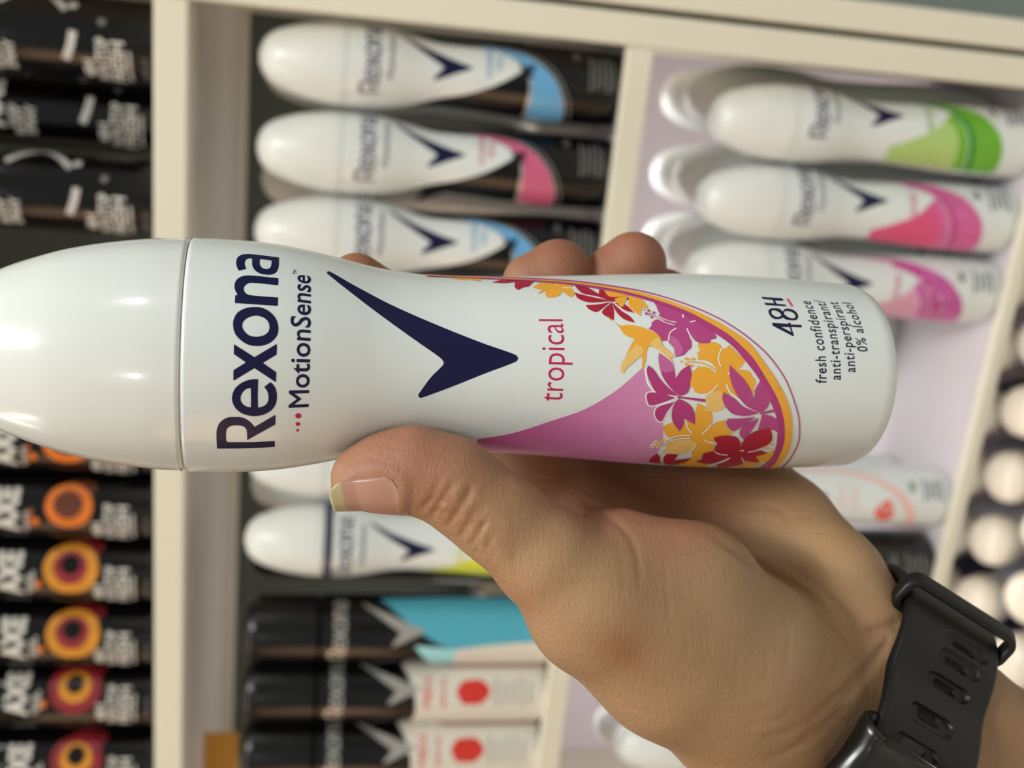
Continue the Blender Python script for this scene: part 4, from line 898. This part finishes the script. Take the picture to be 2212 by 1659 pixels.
# thumbnail: a curved plate laid round the end of the thumb
a_t, a_i = J(771, 1031, .2335, 1)[0], J(905, 1012, .234, 1)[0]
ax_ = unit(a_t - a_i); toCam = unit(-(a_t + a_i) / 2); e1 = unit(toCam - ax_ * toCam.dot(ax_)); e2 = unit(np.cross(ax_, e1)); e2 = e2 if e2[1] > 0 else -e2
def trace(c, d):
    t = np.full(len(c), .016); ok = np.zeros(len(c), bool)
    for _ in range(60):
        s = hand_sd(c + d * t[:, None]); ok |= s < 3e-5; t = np.where(ok, t, t - np.maximum(s * .8, 2e-5)); t = np.maximum(t, 0)
    return t
NA, NP = 26, 30
aa = np.linspace(0, 1, NA); lenN = (905 - 714) / F * .2335
gridp = []
for i, a in enumerate(aa):
    s = .0035 + a * .0158                     # distance from the joint side towards the tip
    hw = 62 * math.sqrt(max(0, 1 - max(0, (.22 - a) / .22) ** 2.2)) if a < .22 else 62
    hw *= 1 - .30 * max(0, (a - .80) / .20) ** 2
    hw = max(hw, 8)
    for j in range(NP + 1):
        ph = math.radians(66 + hw * (2 * j / NP - 1)); gridp.append((s, ph))
gridp = np.array(gridp); cc = a_i + ax_ * gridp[:, :1]; dd = e1 * np.cos(gridp[:, 1:]) + e2 * np.sin(gridp[:, 1:])
tt = trace(cc, dd).reshape(NA, NP + 1)
k0 = int(NA * .62)
for i in range(k0, NA): tt[i] = np.maximum(tt[i], tt[k0] * (1 - .05 * (i - k0) / (NA - k0)) - .0004 * (i - k0) / (NA - k0))
tt = tt.ravel() + .00022
nv = cc + dd * tt[:, None]
nf = [(i * (NP + 1) + j, i * (NP + 1) + j + 1, (i + 1) * (NP + 1) + j + 1, (i + 1) * (NP + 1) + j) for i in range(NA - 1) for j in range(NP)]
NAIL = bpy.data.materials.new('nail'); NAIL.use_nodes = True
def nail_nodes(nt):
    p = nt.nodes['Principled BSDF']; at_ = nt.nodes.new('ShaderNodeAttribute'); at_.attribute_name = 'tone'; nt.links.new(at_.outputs['Color'], p.inputs['Base Color'])
    p.inputs['Roughness'].default_value = .33; p.inputs['Specular IOR Level'].default_value = .5
nail_nodes(NAIL.node_tree)
nail = lens_object('thumbnail', nv, nf, NAIL, a_i, person); nail['label'] = 'pinkish thumbnail with a pale grown tip'
av = np.repeat(aa, NP + 1); bed = np.array(lin((176, 130, 112)))[:3]; free = np.array(lin((176, 162, 124)))[:3]; moon = np.array(lin((188, 150, 132)))[:3]
jj = np.tile(np.linspace(-1, 1, NP + 1), NA)
ft = np.clip((av - .80 - .10 * (jj ** 2) * 0 ) / .04, 0, 1)[:, None]; mt_ = np.clip((.16 - av) / .08, 0, 1)[:, None]
nt_ = bed * (1 - mt_) + moon * mt_; nt_ = nt_ * (1 - ft) + free * ft
ca = nail.data.color_attributes.new('tone', 'FLOAT_COLOR', 'POINT'); ca.data.foreach_set('color', np.hstack([nt_, np.ones((len(nt_), 1))]).astype(np.float32).ravel())
so = nail.modifiers.new('thick', 'SOLIDIFY'); so.thickness = .0004; so.offset = 1

# ------------------------------------------------------------------ watch strap round the wrist
mat('strap_black', (19, 18, 18), rough=.45, spec=.4, bump=.12, bscale=2500); mat('strap_hole', (10, 9, 9), rough=.7); mat('buckle_black', (15, 14, 15), rough=.3, coat=.15)
W0 = J(1962, 1622, .2765, 1)[0]; W1 = J(2160, 1742, .2805, 1)[0]; wu = unit(W1 - W0)
wn = unit(J(2100, 1380, .270, 1)[0] - J(1970, 1610, .270, 1)[0]); wn = unit(wn - wu * wn.dot(wu)); wd_ = np.cross(wu, wn); wd_ = wd_ if wd_[2] < 0 else -wd_   # wn: towards the little-finger side, wd_: towards the lens
W0 = J(2022, 1555, .2530, 1)[0] - wd_ * .0225
SA, SB = .0300, .0205
def _hug(t):
    dr = wn * math.sin(t) + wd_ * math.cos(t); best = 0
    for u in (-.013, -.0065, 0, .0065, .013):
        c = W0 + wu * u; r_ = .045
        for _ in range(60):
            s = float(hand_sd((c + dr * r_)[None])[0])
            if s < 2e-4: break
            r_ -= max(s * .9, 1e-4)
            if r_ < .01: break
        best = max(best, r_)
    return best
_ht = np.linspace(-math.pi, math.pi, 73)[:-1]; _hr = np.array([_hug(t) for t in _ht])
_hr = np.array([max(_hr[(i + k) % 72] * math.cos(k * math.pi / 36) for k in range(-9, 10)) for i in range(72)])      # taut: bridge the hollows
_k = np.exp(-.5 * (np.arange(-4, 5) / 2) ** 2); _k /= _k.sum(); _hr = np.array([sum(_hr[(i + j) % 72] * _k[j + 4] for j in range(-4, 5)) for i in range(72)])
def hug(t): return float(np.interp(t, np.append(_ht, math.pi), np.append(_hr, _hr[0])))
def ring_pt(t, off, u):                      # t: angle from the lens side towards the little-finger side
    return W0 + (wn * math.sin(t) + wd_ * math.cos(t)) * (hug(t) + .0003 + off) + wu * u
watch = empty('wristwatch'); og = M @ W0; og[2] += H; watch.location = og
tag(watch, 'black rubber watch strap with slotted holes around the wrist', 'watch strap')
bpy.context.view_layer.update()
HALF = .0142
def ring_px(px, py):                         # invert: photo point -> (t, u) on the strap's outer surface, coarse search
    best = None
    for t in np.linspace(-2, 2, 121):
        for u in np.linspace(-.016, .016, 33):
            q = ring_pt(t, .0015, u); 
            x, y = CX + F * q[0] / q[2], CY + F * q[1] / q[2]; e = (x - px) ** 2 + (y - py) ** 2
            if best is None or e < best[0]: best = (e, t, u)
    return best[1:]
SLOTS = [ring_px(*p) for p in ((2082,1400),(2067,1440),(2043,1488),(2009,1556),(1969,1620),(1925,1680))]

NT, NU = 720, 64
ts = np.linspace(-math.pi, math.pi, NT, endpoint=False); us = np.linspace(-HALF, HALF, NU)
arc_r = .026
def rrect(x, y, hx, hy, r):
    qx, qy = abs(x) - hx + r, abs(y) - hy + r
    return math.hypot(max(qx, 0), max(qy, 0)) + min(max(qx, qy), 0) - r
vo, vi, depthm = [], [], []
for t in ts:
    near_ = [(st, su) for st, su in SLOTS if abs(t - st) < .2]
    for u in us:
        off = .0024; hole = 0
        for st, su in near_:
            a = (t - st) * arc_r * 1.05; b = u - su
            d1 = rrect(b, a, .0062, .0024, .0022); off -= .0012 * min(1, max(0, -d1 / .0005 + .5))
            d2 = rrect(b + .0002, a, .0032, .0013, .001); s = min(1, max(0, -d2 / .0004 + .5)); off -= .0011 * s; hole = max(hole, s)
        e = (HALF - abs(u)); off -= .0007 * max(0, 1 - e / .0009) ** 2
        vo.append(ring_pt(t, off, u)); vi.append(ring_pt(t, -.0002, u)); depthm.append(hole)
sf, smt = [], []
for i in range(NT):
    i2 = (i + 1) % NT
    for j in range(NU - 1):
        a, b, c, d = i*NU+j, i*NU+j+1, i2*NU+j+1, i2*NU+j; sf.append((a, b, c, d)); smt.append(1 if depthm[a] > .5 else 0)
        k = NT * NU; sf.append((a+k, d+k, c+k, b+k)); smt.append(0)
    k = NT * NU
    sf.append((i*NU, i2*NU, i2*NU+k, i*NU+k)); smt.append(0); sf.append((i*NU+NU-1, i*NU+NU-1+k, i2*NU+NU-1+k, i2*NU+NU-1)); smt.append(0)
strap = lens_object('strap', vo + vi, sf, m_['strap_black'], W0, watch); strap.data.materials.append(m_['strap_hole']); strap.data.polygons.foreach_set('material_index', smt)
bm = bmesh.new(); bm.from_mesh(strap.data); bmesh.ops.recalc_face_normals(bm, faces=bm.faces); bm.to_mesh(strap.data); bm.free(); strap.data.set_sharp_from_angle(angle=math.radians(50))
def bar_loop(name, pts, ru, rv, nrm, mt, closed=True, seg=14):
    """rounded bar swept along pts (lens metres); ru along the sideways normal, rv across it"""
    pts = np.array(pts); n = len(pts); vv = []; ff = []
    for i in range(n):
        a = pts[(i - 1) % n] if closed or i > 0 else pts[i]; b = pts[(i + 1) % n] if closed or i < n - 1 else pts[i]
        tg = unit(b - a); s1 = unit(nrm - tg * nrm.dot(tg)); s2 = np.cross(tg, s1)
        for k in range(seg):
            an = 2 * math.pi * k / seg; c, s = math.cos(an), math.sin(an); c = math.copysign(abs(c) ** .6, c); s = math.copysign(abs(s) ** .6, s)
            vv.append(pts[i] + s1 * ru * c + s2 * rv * s)
    for i in range(n if closed else n - 1):
        for k in range(seg): ff.append((i*seg+k, i*seg+(k+1) % seg, ((i+1) % n)*seg+(k+1) % seg, ((i+1) % n)*seg+k))
    if not closed: ff += [tuple(range(seg))[::-1], tuple((n-1)*seg + k for k in range(seg))]
    return lens_object(name, vv, ff, mt, W0, watch)
# keeper: a rounded rectangular hoop standing off the strap on the little-finger side
def hoop(t, inner, outer, hu, r=.002):
    P_ = []
    def pt(u, off): return ring_pt(t, off, u)
    for cx_, cy_, a0_ in ((hu - r, outer - r, 0), (-(hu - r), outer - r, 90), (-(hu - r), inner + r, 180), (hu - r, inner + r, 270)):
        for k in range(7):
            a = math.radians(a0_ + k * 15); P_.append(pt(cx_ + r * math.cos(a), cy_ + r * math.sin(a)))
    return P_
tk = 1.25
bar_loop('keeper_loop', hoop(tk, -.0022, .0062, HALF + .0020, .0028), .0021, .0012, unit(ring_pt(tk + .05, 0, 0) - ring_pt(tk - .05, 0, 0)), m_['strap_black'])
tb = -.55
bar_loop('buckle', hoop(tb, -.0020, .0042, HALF + .0022, .0028), .0090, .0016, unit(ring_pt(tb + .05, 0, 0) - ring_pt(tb - .05, 0, 0)), m_['buckle_black'])
